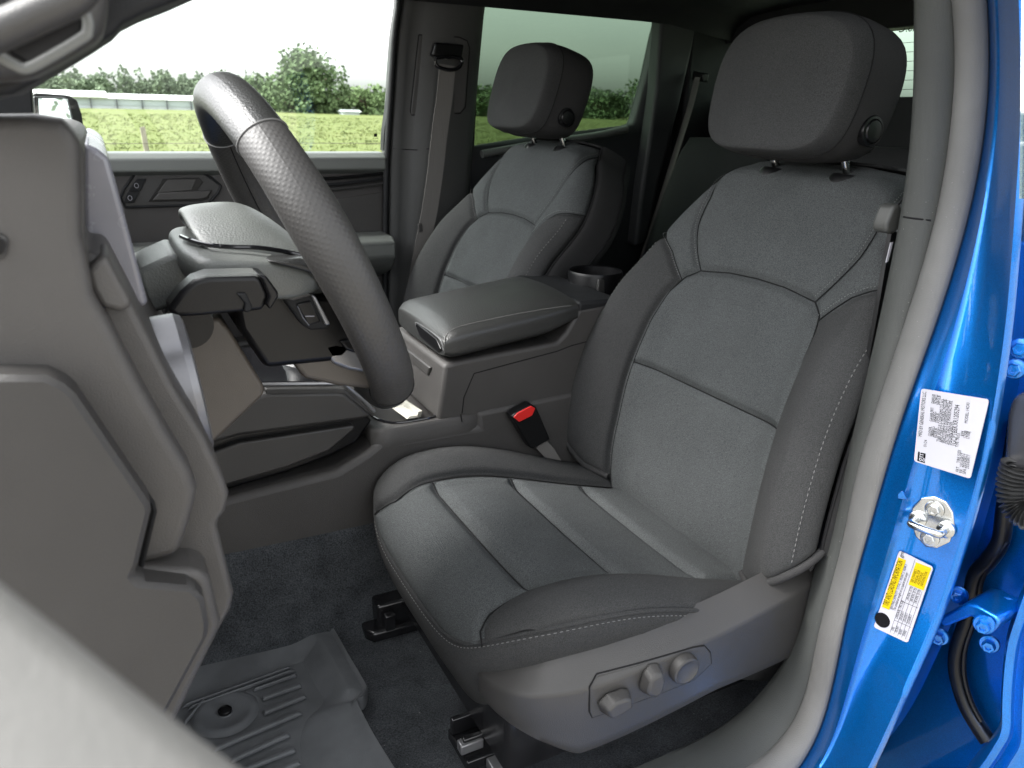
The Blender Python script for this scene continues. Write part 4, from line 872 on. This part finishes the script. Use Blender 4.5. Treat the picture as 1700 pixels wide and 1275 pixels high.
# ================================================================== far (passenger) doors
pd = thing('passenger_door', 'closed far front door with clear window and grey trim panel', 'door', (.2, .72, .7))
DT = mat('door_trim', (.034, .0315, .031), .5, spec=.42, bump=.35, bscale=900, var=.06, vscale=8)
DY = .70
q = lambda L_, y=DY: PYs(L_, y)
box('window_pane', (-.45, .728, 1.36), (.735, .732, 1.80), CLEAR, pd, 0)
zs1, zs2 = PY(180, 252, .69)[2], PY(180, 267, .68)[2]
sill = prism('window_sill', [(-.45, .675, zs1-.040), (-.45, .672, zs1-.014), (-.45, .685, zs1-.002), (-.45, .722, zs1), (-.45, .722, zs1-.06)], (1.155, 0, 0), mat('sill_vinyl', (.12, .128, .122), .5, spec=.45, bump=.35, bscale=800), pd, .004, seg=4)
box('trim_panel', (-.45, .700, .72), (.706, .722, zs1-.03), DT, pd, .004)
# handle pod
rimp = q([(200, 328), (206, 314), (223, 289), (228, 287), (335, 286), (352, 296), (367, 309), (362, 320), (346, 338), (338, 340), (208, 344)], .697)
prism('handle_pod', rimp, (0, .01, 0), PLAST, pd, .003)
tube('handle_pod_rim', [p+np.array([0, -.001, 0]) for p in rimp+rimp[:1]], .0028, DARKP, pd, seg=8)
prism('handle_recess', q([(246, 335), (270, 297), (330, 295), (337, 302), (328, 316), (352, 317), (345, 330), (335, 334)], .6955), (0, .004, 0), BLACK, pd, .001)
prism('handle_cup', q([(262, 320), (278, 298), (326, 297), (318, 316)], .694), (0, .003, 0), PLAST2, pd, .001)
prism('door_handle', q([(253, 333), (264, 320), (320, 317), (352, 316), (344, 328), (334, 331)], .690), (0, .006, 0), PLAST2, pd, .002)
for L_, s in (([(216, 312), (228, 297), (243, 297), (233, 317), (213, 318)], 'o'), ([(206, 333), (212, 319), (232, 318), (222, 337), (207, 337)], 'o')):
    p = prism('lock_button', q(L_, .6935), (0, .004, 0), DARKP, pd, .0012); c = sum(np.array(x) for x in q(L_, .693))/5
    tube('button_mark', [c+np.array([.004*cos(a), 0, .005*sin(a)]) for a in np.linspace(0, 2*pi, 13)], .0006, WHITE, p, seg=5)
# dark moulding bars, pull handle, pocket, lower armrest
for y0, y1, yy_, m_ in ((296, 288, .694, BLACK), (306, 296, .690, DARKP), (314, 304, .692, PLAST)):
    tube('moulding_bar', [PY(432, y0+6, yy_), PY(480, y0+3, yy_), PY(560, y0, yy_), PY(642, y1, yy_)], .0042, m_, pd, seg=8)
sweep('pull_handle', [PY(338, 398, .685), PY(352, 386, .675), PY(395, 350, .675), PY(425, 330, .69)], circ(.012, 14, .009), DARKP, pd, n=20)
prism('pocket', q([(560, 330), (636, 318), (637, 394), (600, 396), (575, 380)], .6985), (0, .004, 0), PLAST2, pd, .002)
prism('armrest', [(-.45, .60, 1.165), (-.45, .60, 1.200), (-.45, .62, 1.212), (-.45, .70, 1.214), (-.45, .70, 1.10), (-.45, .63, 1.13)], (1.15, 0, 0), SOFT, pd, .006)
box('door_pocket', (-.4, .64, .80), (.69, .70, .98), PLAST, pd, .01)
gs = PY(612, 232, .725)
for k, s_ in enumerate(('AS-2', 'DOT 18 M2', 'TEMPERED')): text(s_, PY(628, 231+5*k, .7265), (-1, 0, 0), (0, 0, 1), .0065, INK, pd, lift=.0004)
box('glass_mark', tuple(PY(621, 227, .7268)), tuple(PY(626, 222, .7268)+np.array([0, .0004, 0])), INK, pd, 0)
# front pillar and sail of the far side
prism('window_frame_front', PYs([(-60, 120), (20, 118), (52, 138), (56, 192), (60, 250), (-60, 250)], .715), (0, .03, 0), DARKP, pd, .004)
prism('window_frame_top', [(-.45, .62, 1.62), (-.1, .62, 1.80), (.80, .62, 1.84), (.80, .62, 1.90), (-.45, .62, 1.70)], (0, .08, 0), DARKP, pd, .006)
fr = [PY(a, b, .705) for a, b in ((672, -60), (669, 0), (658, 80), (647, 160), (639, 215), (637, 250))]
sweep('window_frame_rear', fr, [(-.005, -.012), (.005, -.012), (.005, .012), (-.005, .012)], DARKP, pd, up=(0, 1, 0), n=20)
# far door mirror
mr = thing('door_mirror', 'black framed door mirror outside the far window reflecting sky and tree', 'mirror', (.0, .95, 1.35))
mp_ = [PY(a, b, .96) for a, b in ((56, 158), (62, 154), (118, 158), (132, 166), (140, 190), (146, 232), (138, 236), (60, 220))]
prism('mirror_housing', [p+np.array([-.004, .012, 0]) for p in mp_], (-.05, .10, .0), BLACK, mr, .008)
gp = [PY(a, b, .955) for a, b in ((64, 163), (112, 164), (124, 170), (131, 190), (137, 226), (130, 230), (66, 214))]
gc = sum(gp)/len(gp); vd = (CAM-gc)/np.linalg.norm(CAM-gc); rd = np.array([.97, .20, .07]); rd /= np.linalg.norm(rd); mn = vd+rd; mn /= np.linalg.norm(mn)
gp = [CAM+(p-CAM)*((gc-CAM)@mn)/((p-CAM)@mn) for p in gp]
frp = [gc+(p-gc)*1.10-mn*.001 for p in gp]
prism('mirror_bezel', frp, -mn*.02, BLACK, mr, .003)
prism('mirror_glass', gp, -mn*.0015, mat('mirror', (.80, .84, .86), .02, metal=1), mr, 0)
prism('mirror_arm', [PY(a, b, .90) for a, b in ((136, 232), (152, 236), (160, 246), (160, 262), (120, 262), (120, 240))], (-.02, .06, 0), BLACK, mr, .006)
# rear far door
rdoor = thing('passenger_rear_door', 'closed far rear door with dark tinted window behind the far seat', 'door', (1.2, .70, .7))
W4 = [PY(a, b, .70) for a, b in ((806, -30), (1092, 30), (1052, 200), (1046, 208), (786, 243))]
W4[0] = PY(810, -60, .70)
inn = [PY(812, -40, .70), PY(806, 0, .70), PY(796, 80, .70), PY(790, 160, .70), PY(786, 243, .70), PY(880, 228, .70), PY(980, 216, .70), PY(1036, 209, .70), PY(1046, 206, .70), PY(1050, 198, .70), PY(1070, 125, .70), PY(1084, 60, .70), PY(1092, 30, .70), PY(1040, 18, .70), PY(960, -2, .70), PY(880, -22, .70)]
c4 = sum(inn)/len(inn)
def big(p):
    d = p-c4; s_ = min(.40/max(abs(d[0]), 1e-6), (.34 if d[2] > 0 else .95)/max(abs(d[2]), 1e-6)); return c4+d*max(s_, 1.02)
outer_ = [big(p) for p in inn]
grid('door_frame', [[p+np.array([0, .02, 0]) for p in inn], inn, [p*.97+o_*.03+np.array([0, -.012, 0]) for p, o_ in zip(inn, outer_)], [p*.75+o_*.25+np.array([0, -.016, 0]) for p, o_ in zip(inn, outer_)], [o_+np.array([0, -.016, 0]) for o_ in outer_]], mat('rear_trim', (.009, .010, .012), .6, bump=.2, bscale=900), rdoor, cv=True, ang=60)
prism('window_pane', [c4+(p-c4)*1.03+np.array([0, .012, 0]) for p in inn], (0, .004, 0), TINT, rdoor, 0)
sweep('rear_window_sill', [PY(800, 256, .675), PY(900, 238, .675), PY(985, 226, .675), PY(1040, 214, .675)], circ(.012, 12, .010), SOFT, rdoor, n=14)
# front pillar gap seal of the rear window
# rear seat, belts and far C-pillar
rs = thing('bench_seat', 'dark rear bench seat in the shade behind the front seats', 'seat', (1.4, 0, .7))
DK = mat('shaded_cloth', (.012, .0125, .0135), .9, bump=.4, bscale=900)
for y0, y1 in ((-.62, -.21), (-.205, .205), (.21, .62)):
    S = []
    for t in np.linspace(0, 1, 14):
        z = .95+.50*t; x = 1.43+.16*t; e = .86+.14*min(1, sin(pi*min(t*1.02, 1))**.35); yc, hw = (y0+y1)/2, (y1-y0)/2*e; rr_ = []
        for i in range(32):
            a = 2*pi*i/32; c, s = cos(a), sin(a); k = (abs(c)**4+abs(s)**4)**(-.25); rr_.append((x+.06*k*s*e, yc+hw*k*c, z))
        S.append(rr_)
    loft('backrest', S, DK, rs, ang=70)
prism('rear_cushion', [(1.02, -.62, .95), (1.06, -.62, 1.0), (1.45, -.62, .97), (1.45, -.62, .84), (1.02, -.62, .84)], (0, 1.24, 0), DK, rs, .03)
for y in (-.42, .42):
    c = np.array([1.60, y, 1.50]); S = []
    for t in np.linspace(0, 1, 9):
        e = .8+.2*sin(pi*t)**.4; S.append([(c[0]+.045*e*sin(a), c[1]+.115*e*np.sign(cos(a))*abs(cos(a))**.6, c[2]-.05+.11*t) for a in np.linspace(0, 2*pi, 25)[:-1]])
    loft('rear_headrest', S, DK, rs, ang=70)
cpil = prism('rear_pillar_trim', [PY(a, b, .64) for a, b in ((1100, 10), (1160, 40), (1128, 180), (1095, 300), (1075, 400), (1055, 410), (1068, 300), (1090, 150))], (0, .05, 0), mat('rear_pillar_plastic', (.017, .018, .020), .6), cab, .01)
rb = thing('rear_seat_belt', 'grey rear seat belt hanging slack beside the far rear pillar', 'seat belt', (1.5, .55, 1.2))
sweep('webbing', [PX(1158, 128, 1.57), PX(1145, 180, 1.56), PX(1120, 260, 1.54), PX(1098, 330, 1.51), PX(1078, 392, 1.48), PX(1060, 450, 1.45)], [(-.022, -.0008), (.022, -.0008), (.022, .0008), (-.022, .0008)], BELT, rb, up=(-.9, .3, .2), n=30)
prism('belt_guide', [PX(a, b, 1.575) for a, b in ((1150, 118), (1168, 122), (1166, 136), (1148, 134))], (.02, 0, 0), BLACK, rb, .003)
sweep('webbing', [PX(1118, 180, 1.60), PX(1108, 240, 1.60), PX(1088, 330, 1.58), PX(1078, 390, 1.57)], [(-.018, -.0008), (.018, -.0008), (.018, .0008), (-.018, .0008)], BELT, rb, up=(-.9, .3, .2), n=20)
# far front belt
fb = thing('front_seat_belt', 'grey belt hanging from the far pillar anchor beside the far seat', 'seat belt', (.8, .63, 1.2))
by = .630
sweep('webbing', [PY(743, 108, by), PY(738, 160, by), PY(730, 220, by), PY(722, 290, by), PY(713, 350, by), PY(703, 400, by), PY(690, 470, by+.01)], [(-.0205, -.0008), (.0205, -.0008), (.0205, .0008), (-.0205, .0008)], BELT, fb, up=(0, 1, 0), n=40)
prism('anchor_cover', PYs([(724, 70), (772, 74), (768, 96), (745, 98), (718, 92)], by+.004), (0, .025, 0), BLACK, fb, .005)
sweep('anchor_ring', PYs([(722, 100), (726, 110), (745, 116), (762, 112), (766, 98), (745, 94), (724, 96)], by-.003), circ(.0045, 10), GLOSSB, fb, n=30)
prism('belt_stop', PYs([(694, 372), (700, 370), (702, 384), (696, 386)], by-.004), (0, .006, 0), PLAST2, fb, .002)
# ================================================================== things on the near jamb
def onj(px, py, d=.0): p, n = hit(TJ, px, py); return p+n*d
def decal(name, label, cat, corners, rad=.003):
    P = [onj(*c, .0012) for c in corners]; c = sum(P)/4; n = np.cross(P[1]-P[0], P[3]-P[0]); n /= np.linalg.norm(n); n = n if n @ (CAM-c) > 0 else -n
    P = [p-n*((p-c)@n) for p in P]; cs = [np.array(q_, float) for q_ in corners]
    hi_ = max((onj(*((1-u)*(1-v)*cs[0]+(1-u)*v*cs[1]+u*v*cs[2]+u*(1-v)*cs[3]))-c)@n for u in np.linspace(0, 1, 7) for v in np.linspace(0, 1, 7))
    P = [p+n*(hi_+.0014) for p in P]; out_ = []
    for i in range(4):                     # rounded corners
        a, b, d = P[i-1], P[i], P[(i+1) % 4]; u, v = (a-b)/np.linalg.norm(a-b)*rad, (d-b)/np.linalg.norm(d-b)*rad
        for t in (0, .33, .66, 1): out_.append(b+u*(1-t)**2+v*t**2)
    o = prism(name, out_, -n*.0012, WHITE, None, 0); tag(o, label, cat); return o, P, n
lab, P, n = decal('certification_label', 'white printed label on the blue door jamb above the striker', 'label', ((1525, 763), (1540, 645), (1644, 663), (1620, 792)))
# local axes: text runs up the pillar; a along text (bottom -> top), b from left edge to right edge
xa_, yb_ = P[1]-P[0], P[3]-P[0]; La, Lb = np.linalg.norm(xa_), np.linalg.norm(yb_); ua, ub = xa_/La, yb_/Lb
up2 = -ub
def lt_(s, a, b, size, par=lab, m=INK, sx=1.0, w=None): text(s, P[0]+ua*(a*La)+ub*(b*Lb), ua, up2, size, m, par, lift=.0004, sx=sx, fit=La*min(.97-a, w or 1))
lt_('MFD BY GENERAL MOTORS LLC', .36, .10, .0050, sx=.86)
k = .0042
for a, b, s in ((.24, .20, '01/24'), (.40, .26, 'GVWR'), (.60, .26, 'GAWR FRT'), (.84, .26, 'GAWR RR'), (.40, .31, '2800KG'), (.60, .31, '1600KG'), (.84, .31, '1674KG'), (.40, .36, '6250LB'), (.60, .36, '3500LB'), (.84, .36, '3691LB'),
                (.36, .42, 'THIS VEHICLE CONFORMS TO ALL'), (.36, .47, 'APPLICABLE U.S. FEDERAL MOTOR'), (.36, .52, 'VEHICLE SAFETY STANDARDS IN EFFECT'), (.36, .57, 'ON THE DATE OF MANUFACTURE'), (.36, .62, 'SHOWN ABOVE.'), (.36, .75, 'TYPE: TRUCK'), (.70, .86, 'MODEL: 14C43'),
                (.16, .80, 'TIRE SIZE'), (.52, .82, 'RIM'), (.04, .80, 'FRT'), (.12, .86, '255/65R17'), (.50, .87, '17X8J'), (.04, .86, 'RR'), (.12, .91, '255/65R17'), (.50, .92, '17X8J'), (.04, .92, 'SPA'), (.12, .96, '255/65R17')):
    lt_(s, a, b, k, sx=.78, w=.19 if len(s) < 12 else .58)
lt_('1GCPTBEKXR1205294', .36, .70, .0066, sx=.86, w=.55)
def patch(a0, a1, b0, b1, m, par, nm='printed_block', l=.0003, P0=None, A=None, B_=None, nn=None):
    o_ = P[0] if P0 is None else P0; A_ = xa_ if A is None else A; Bb = yb_ if B_ is None else B_; nn = n if nn is None else nn
    L_ = [o_+A_*a+Bb*b+nn*l for a, b in ((a0, b0), (a1, b0), (a1, b1), (a0, b1))]; return mk(nm, L_, [(0, 1, 2, 3)], m, par, smooth=False)
patch(.02, .15, .06, .20, INK, lab, 'logo_block'); text('gm', P[0]+ua*(.035*La)+ub*(.165*Lb), ua, up2, .0085, WHITE, lab, lift=.0007)
tl, P2, n2 = decal('tire_label', 'white and yellow tire information label below the striker', 'label', ((1450, 1040), (1494, 913), (1553, 940), (1508, 1067)))
xa2, yb2 = P2[1]-P2[0], P2[3]-P2[0]; L2a, L2b = np.linalg.norm(xa2), np.linalg.norm(yb2); a2, b2 = xa2/L2a, yb2/L2b
pk = dict(P0=P2[0], A=xa2, B_=yb2, nn=n2)
patch(.28, .92, .04, .26, YEL, tl, 'yellow_band', **pk); patch(.66, .94, .52, .94, YEL, tl, 'yellow_band', **pk)
def t2(s, a, b, size, sx=.8): text(s, P2[0]+a2*(a*L2a)+b2*(b*L2b), a2, -b2, size, INK, tl, lift=.0006, sx=sx, fit=L2a*(.98-a))
text('TIRE AND LOADING INFORMATION', P2[0]+a2*(.31*L2a)+b2*(.20*L2b), a2, -b2, .0090, INK, tl, lift=.0006, fit=L2a*.58)
for a, b, s in ((.30, .33, 'SEATING CAPACITY  TOTAL 5  FRONT 2  REAR 3'), (.30, .42, 'The combined weight of occupants and cargo'), (.70, .62, 'SEE OWNER\'S'), (.70, .71, 'MANUAL FOR'), (.70, .80, 'ADDITIONAL'), (.70, .89, 'INFORMATION'), (.06, .55, 'TIRE'), (.22, .55, 'ORIGINAL TIRE SIZE'), (.06, .66, 'FRONT'), (.22, .66, '255/65R17'), (.48, .66, '240 KPA, 35 PSI'), (.06, .77, 'REAR'), (.22, .77, '255/65R17'), (.48, .77, '240 KPA, 35 PSI'), (.06, .88, 'SPARE'), (.22, .88, '255/65R17'), (.48, .88, '240 KPA, 35 PSI')):
    t2(s, a, b, .0042, .62)
for b in (.47, .58, .69, .80, .91): patch(.03, .97 if b < .5 else .64, b, b+.008, INK, tl, 'printed_line', **pk)
for a in (.19, .44): patch(a, a+.004, .47, .95, INK, tl, 'printed_line', **pk)
lathe('tire_picture', P2[0]+a2*.13*L2a+b2*.17*L2b+n2*.0002, n2, [(.0085, 0), (.0085, .0004), (.0055, .00045), (.0053, .0002), (0, .0002)], INK, tl, n=24)
text('gm', P2[0]+a2*(.93*L2a)+b2*(.15*L2b), a2, -b2, .006, INK, tl, lift=.0006)
# striker
stp = [(1511, 860), (1515, 842), (1530, 826), (1552, 823), (1572, 832), (1583, 850), (1586, 875), (1578, 900), (1556, 910), (1538, 908), (1520, 890)]
sk = thing('door_striker', 'bright zinc latch striker bolted to the blue jamb between the two labels', 'latch', onj(1548, 866))
SP = [onj(a, b, .002) for a, b in stp]; c = sum(SP)/len(SP); ns = hit(TJ, 1548, 866)[1]; SP = [p-ns*((p-c)@ns) for p in SP]
prism('striker_plate', SP, -ns*.006, CHROME, sk, .0015)
for px, py in ((1553, 845), (1545, 892)): bolt(onj(px, py, .003)+0*ns, ns, .0060, .006, CHROME, sk)
q1, q2 = onj(1525, 861, .002), onj(1572, 878, .002)
sweep('striker_loop', [q1, q1+ns*.014, q1+ns*.022+(q2-q1)*.08, q2+ns*.022-(q2-q1)*.08, q2+ns*.014, q2], circ(.0042, 12), CHROME, sk, n=40)
for q_ in (q1, q2): lathe('striker_foot', q_, ns, [(.0095, 0), (.009, .003), (.006, .005)], CHROME, sk, n=20)
# weld clip on the jamb
clp = [onj(a, b, .002) for a, b in ((1493, 818), (1501, 814), (1505, 828), (1492, 827))]
o_ = prism('jamb_clip', clp, ns*.002, PAINT, cab, .001)
# near seat belt between seat and pillar, height grip at the top
nb_ = thing('driver_seat_belt', 'dark belt webbing squeezed between the near seat and the pillar trim', 'seat belt', (.85, -.61, 1.1))
sweep('webbing', [PY(a, b, y) for a, b, y in ((1488, 385, -.592), (1478, 440, -.595), (1468, 500, -.60), (1455, 570, -.604), (1440, 640, -.608), (1420, 720, -.612), (1402, 790, -.614), (1383, 850, -.612), (1372, 900, -.61), (1360, 930, -.606))], [(-.004, -.016), (.0008, -.016), (.0008, .016), (-.004, .016)], BLACK, nb_, up=(1, .3, 0), n=60)
prism('height_grip', PYs([(1484, 342), (1494, 338), (1500, 346), (1494, 380), (1484, 390), (1471, 386), (1472, 372)], -.600), (0, .02, 0), mat('grip_plastic', (.036, .037, .035), .5, spec=.4), nb_, .004)
prism('white_tag', PYs([(1479, 403), (1483, 402), (1475, 434), (1471, 436)], -.604), (0, .001, 0), WHITE, nb_, 0)
prism('belt_buckle_end', PYs([(1336, 952), (1347, 950), (1342, 990), (1334, 1010), (1328, 1010), (1330, 975)], -.612), (0, .006, 0), BLACK, nb_, .002)
tube('belt_hook', PYs([(1352, 905), (1347, 925), (1350, 938), (1342, 950)], -.612), .0022, SATIN, nb_, n=16, seg=8)
# ================================================================== open rear door at the right edge
rdx = .90
rdo = thing('rear_door', 'blue open rear door edge with hinge and rubber seal at right', 'door', (.95, -.70, .7))
PXs = lambda L_, v: [PX(a, b, v) for a, b in L_]
prism('hinge_face', PXs([(1400, 1420), (1460, 1250), (1540, 1090), (1600, 940), (1640, 800), (1672, 640), (1700, 400), (1760, 400), (1800, 1420)], .955), (.02, 0, 0), PAINT, rdo, .004)
box('light_block_shell', (1.00, -.82, .60), (1.62, -.76, 1.40), PAINT, rdo, .02); box('light_block_pane', (1.00, -.79, 1.40), (1.62, -.785, 1.76), TINT, rdo, 0)  # unseen shell and pane, added across the opening to darken the rear cab
gk = [(1712, 930), (1700, 975), (1688, 1010), (1672, 1060), (1665, 1110), (1662, 1160), (1660, 1207), (1646, 1236), (1626, 1266), (1590, 1310)]
G = np.array(cr(PXs(gk, .895), 60))
grid('door_flange', [G+np.array([.055, .02, 0]), G+np.array([.01, .006, 0]), G, G+np.array([-.004, -.004, 0]), G+np.array([-.002, -.010, 0]), G+np.array([.004, -.012, 0]), G+np.array([.004, -.020, 0]), G+np.array([-.002, -.024, 0]), G+np.array([.004, -.030, 0]), G+np.array([.03, -.10, 0]), G+np.array([.08, -.3, 0])], PAINT, rdo, ang=60)
tube('door_edge_seal', PXs([(1690, 700), (1676, 790), (1668, 850), (1661, 899), (1640, 932), (1619, 958), (1610, 1016), (1592, 1071), (1588, 1105), (1593, 1137), (1604, 1170), (1619, 1198), (1640, 1230)], .940), .0095, BLACK, rdo, n=70, seg=14)
tube('seal_bead', PXs([(1672, 899), (1632, 958), (1622, 1016), (1604, 1071), (1600, 1105), (1604, 1137), (1615, 1170), (1630, 1198)], .936), .003, BLACK, rdo, n=60, seg=8)
hg = prism('hinge_bracket', PXs([(1560, 1030), (1566, 1022), (1604, 1002), (1622, 1006), (1655, 1024), (1660, 1034), (1650, 1050), (1640, 1042), (1612, 1024), (1572, 1040), (1563, 1040)], .86), (.05, .004, .004), PAINT, rdo, .003)
for px, py, x in ((1591, 987, .90), (1560, 1056, .90), (1672, 1006, .90), (1643, 1068, .91), (1634, 1036, .855)): bolt(PX(px, py, x), (-.9, -.4, .1), .0066, .012, PAINT, rdo)
for px, py, x in ((1694, 578, .88), (1684, 612, .88)): bolt(PX(px, py, x), (-.9, -.4, .1), .0066, .012, PAINT, rdo)
bt = thing('wiring_boot', 'black corrugated rubber wiring boot beside the blue jamb', 'cable boot', PX(1685, 780, .88))
prism('boot_housing', PXs([(1662, 780), (1668, 690), (1676, 660), (1692, 652), (1740, 650), (1740, 790)], .87), (.04, 0, 0), mat('boot_plastic', (.03, .03, .032), .25, spec=.6), bt, .008, seg=4)
pb = np.array(cr(PXs([(1690, 770), (1682, 800), (1684, 832), (1700, 852), (1730, 866)], .862), 120)); T_, A_, B2 = frames(pb)
grid('bellows', [[pb[i]+(.0125+.0030*cos(i*2*pi/7))*(cos(a)*A_[i]+sin(a)*B2[i]) for a in np.linspace(0, 2*pi, 25)[:-1]] for i in range(120)], mat('boot_rubber', (.016, .0165, .017), .32, spec=.6), bt, cv=True, ang=80)
prism('door_window', PXs([(1697, -60), (1780, -60), (1780, 330), (1692, 330)], .80), (.004, .0, 0), glass('door_window_glass', (.55, .62, .58), .45), rdo, 0)
# ================================================================== open front door, its inner edge close to the lens
fd_ = thing('driver_door', 'pale out of focus inner edge of the open near door at lower left', 'door', (-.2, -1.0, .7))
def far(px, py, t): d = ray(px, py); return CAM+d*t
e = [far(-120, 870, 0.148), far(0, 968, 0.144), far(120, 1062, 0.142), far(250, 1165, 0.140), far(400, 1278, 0.139), far(560, 1400, 0.137)]
E_ = np.array(cr(e, 40)); dn = np.array([-.05, -.10, -1.]); inn_ = np.array([-.55, -.60, -.10])
rowsd = [E_+np.array([0, .035, -.62]), E_+np.array([0, .03, -.16]), E_+np.array([.0, .010, -.05]), E_+np.array([0, .003, -.015]), E_, E_+np.array([-.004, -.008, .002]), E_+np.array([-.012, -.02, .001]), E_+np.array([-.03, -.05, -.004]), E_+np.array([-.06, -.09, -.02]), E_+np.array([-.08, -.11, -.10]), E_+np.array([-.09, -.12, -.62])]
grid('door_sill_trim', rowsd, mat('pale_door_trim', (.115, .113, .106), .5, spec=.4, bump=.2, bscale=600, var=.04), fd_, ang=80)

# dust and lint on the pillar trim, seal and carpet
V = []; F = []; rr = np.random.default_rng(11); TS = bvh([pt, seal])
def speck(p, n_, sz):
    a = np.cross(n_, rr.normal(size=3)); a /= np.linalg.norm(a); b = np.cross(n_, a); k = len(V); p = p+n_*.0005; L1 = sz*rr.uniform(.6, 1.8)
    V.extend([p-a*L1-b*sz*.5, p+a*L1-b*sz*.5, p+a*L1*.9+b*sz*.5, p-a*L1*.9+b*sz*.5]); F.append((k, k+1, k+2, k+3))
for i in range(110):
    y = rr.uniform(250, 1050); xl = np.interp(y, [250, 360, 620, 870, 1050], [1515, 1500, 1445, 1385, 1340]); x = xl+rr.uniform(4, 90)
    try: p_, n_ = hit(TS, x, y)
    except RuntimeError: continue
    speck(p_, n_, rr.uniform(.00018, .00045))
for i in range(120):
    p_ = PZ(rr.uniform(400, 1250), rr.uniform(960, 1270), .694); speck(p_, np.array([0, 0, 1.]), rr.uniform(.0003, .0008))
lo = mk('lint', V, F, mat('lint_fibre', (.20, .20, .19), .9), None, smooth=False); lo['kind'] = 'stuff'; lo['label'] = 'pale dust and lint specks on the trim and carpet'
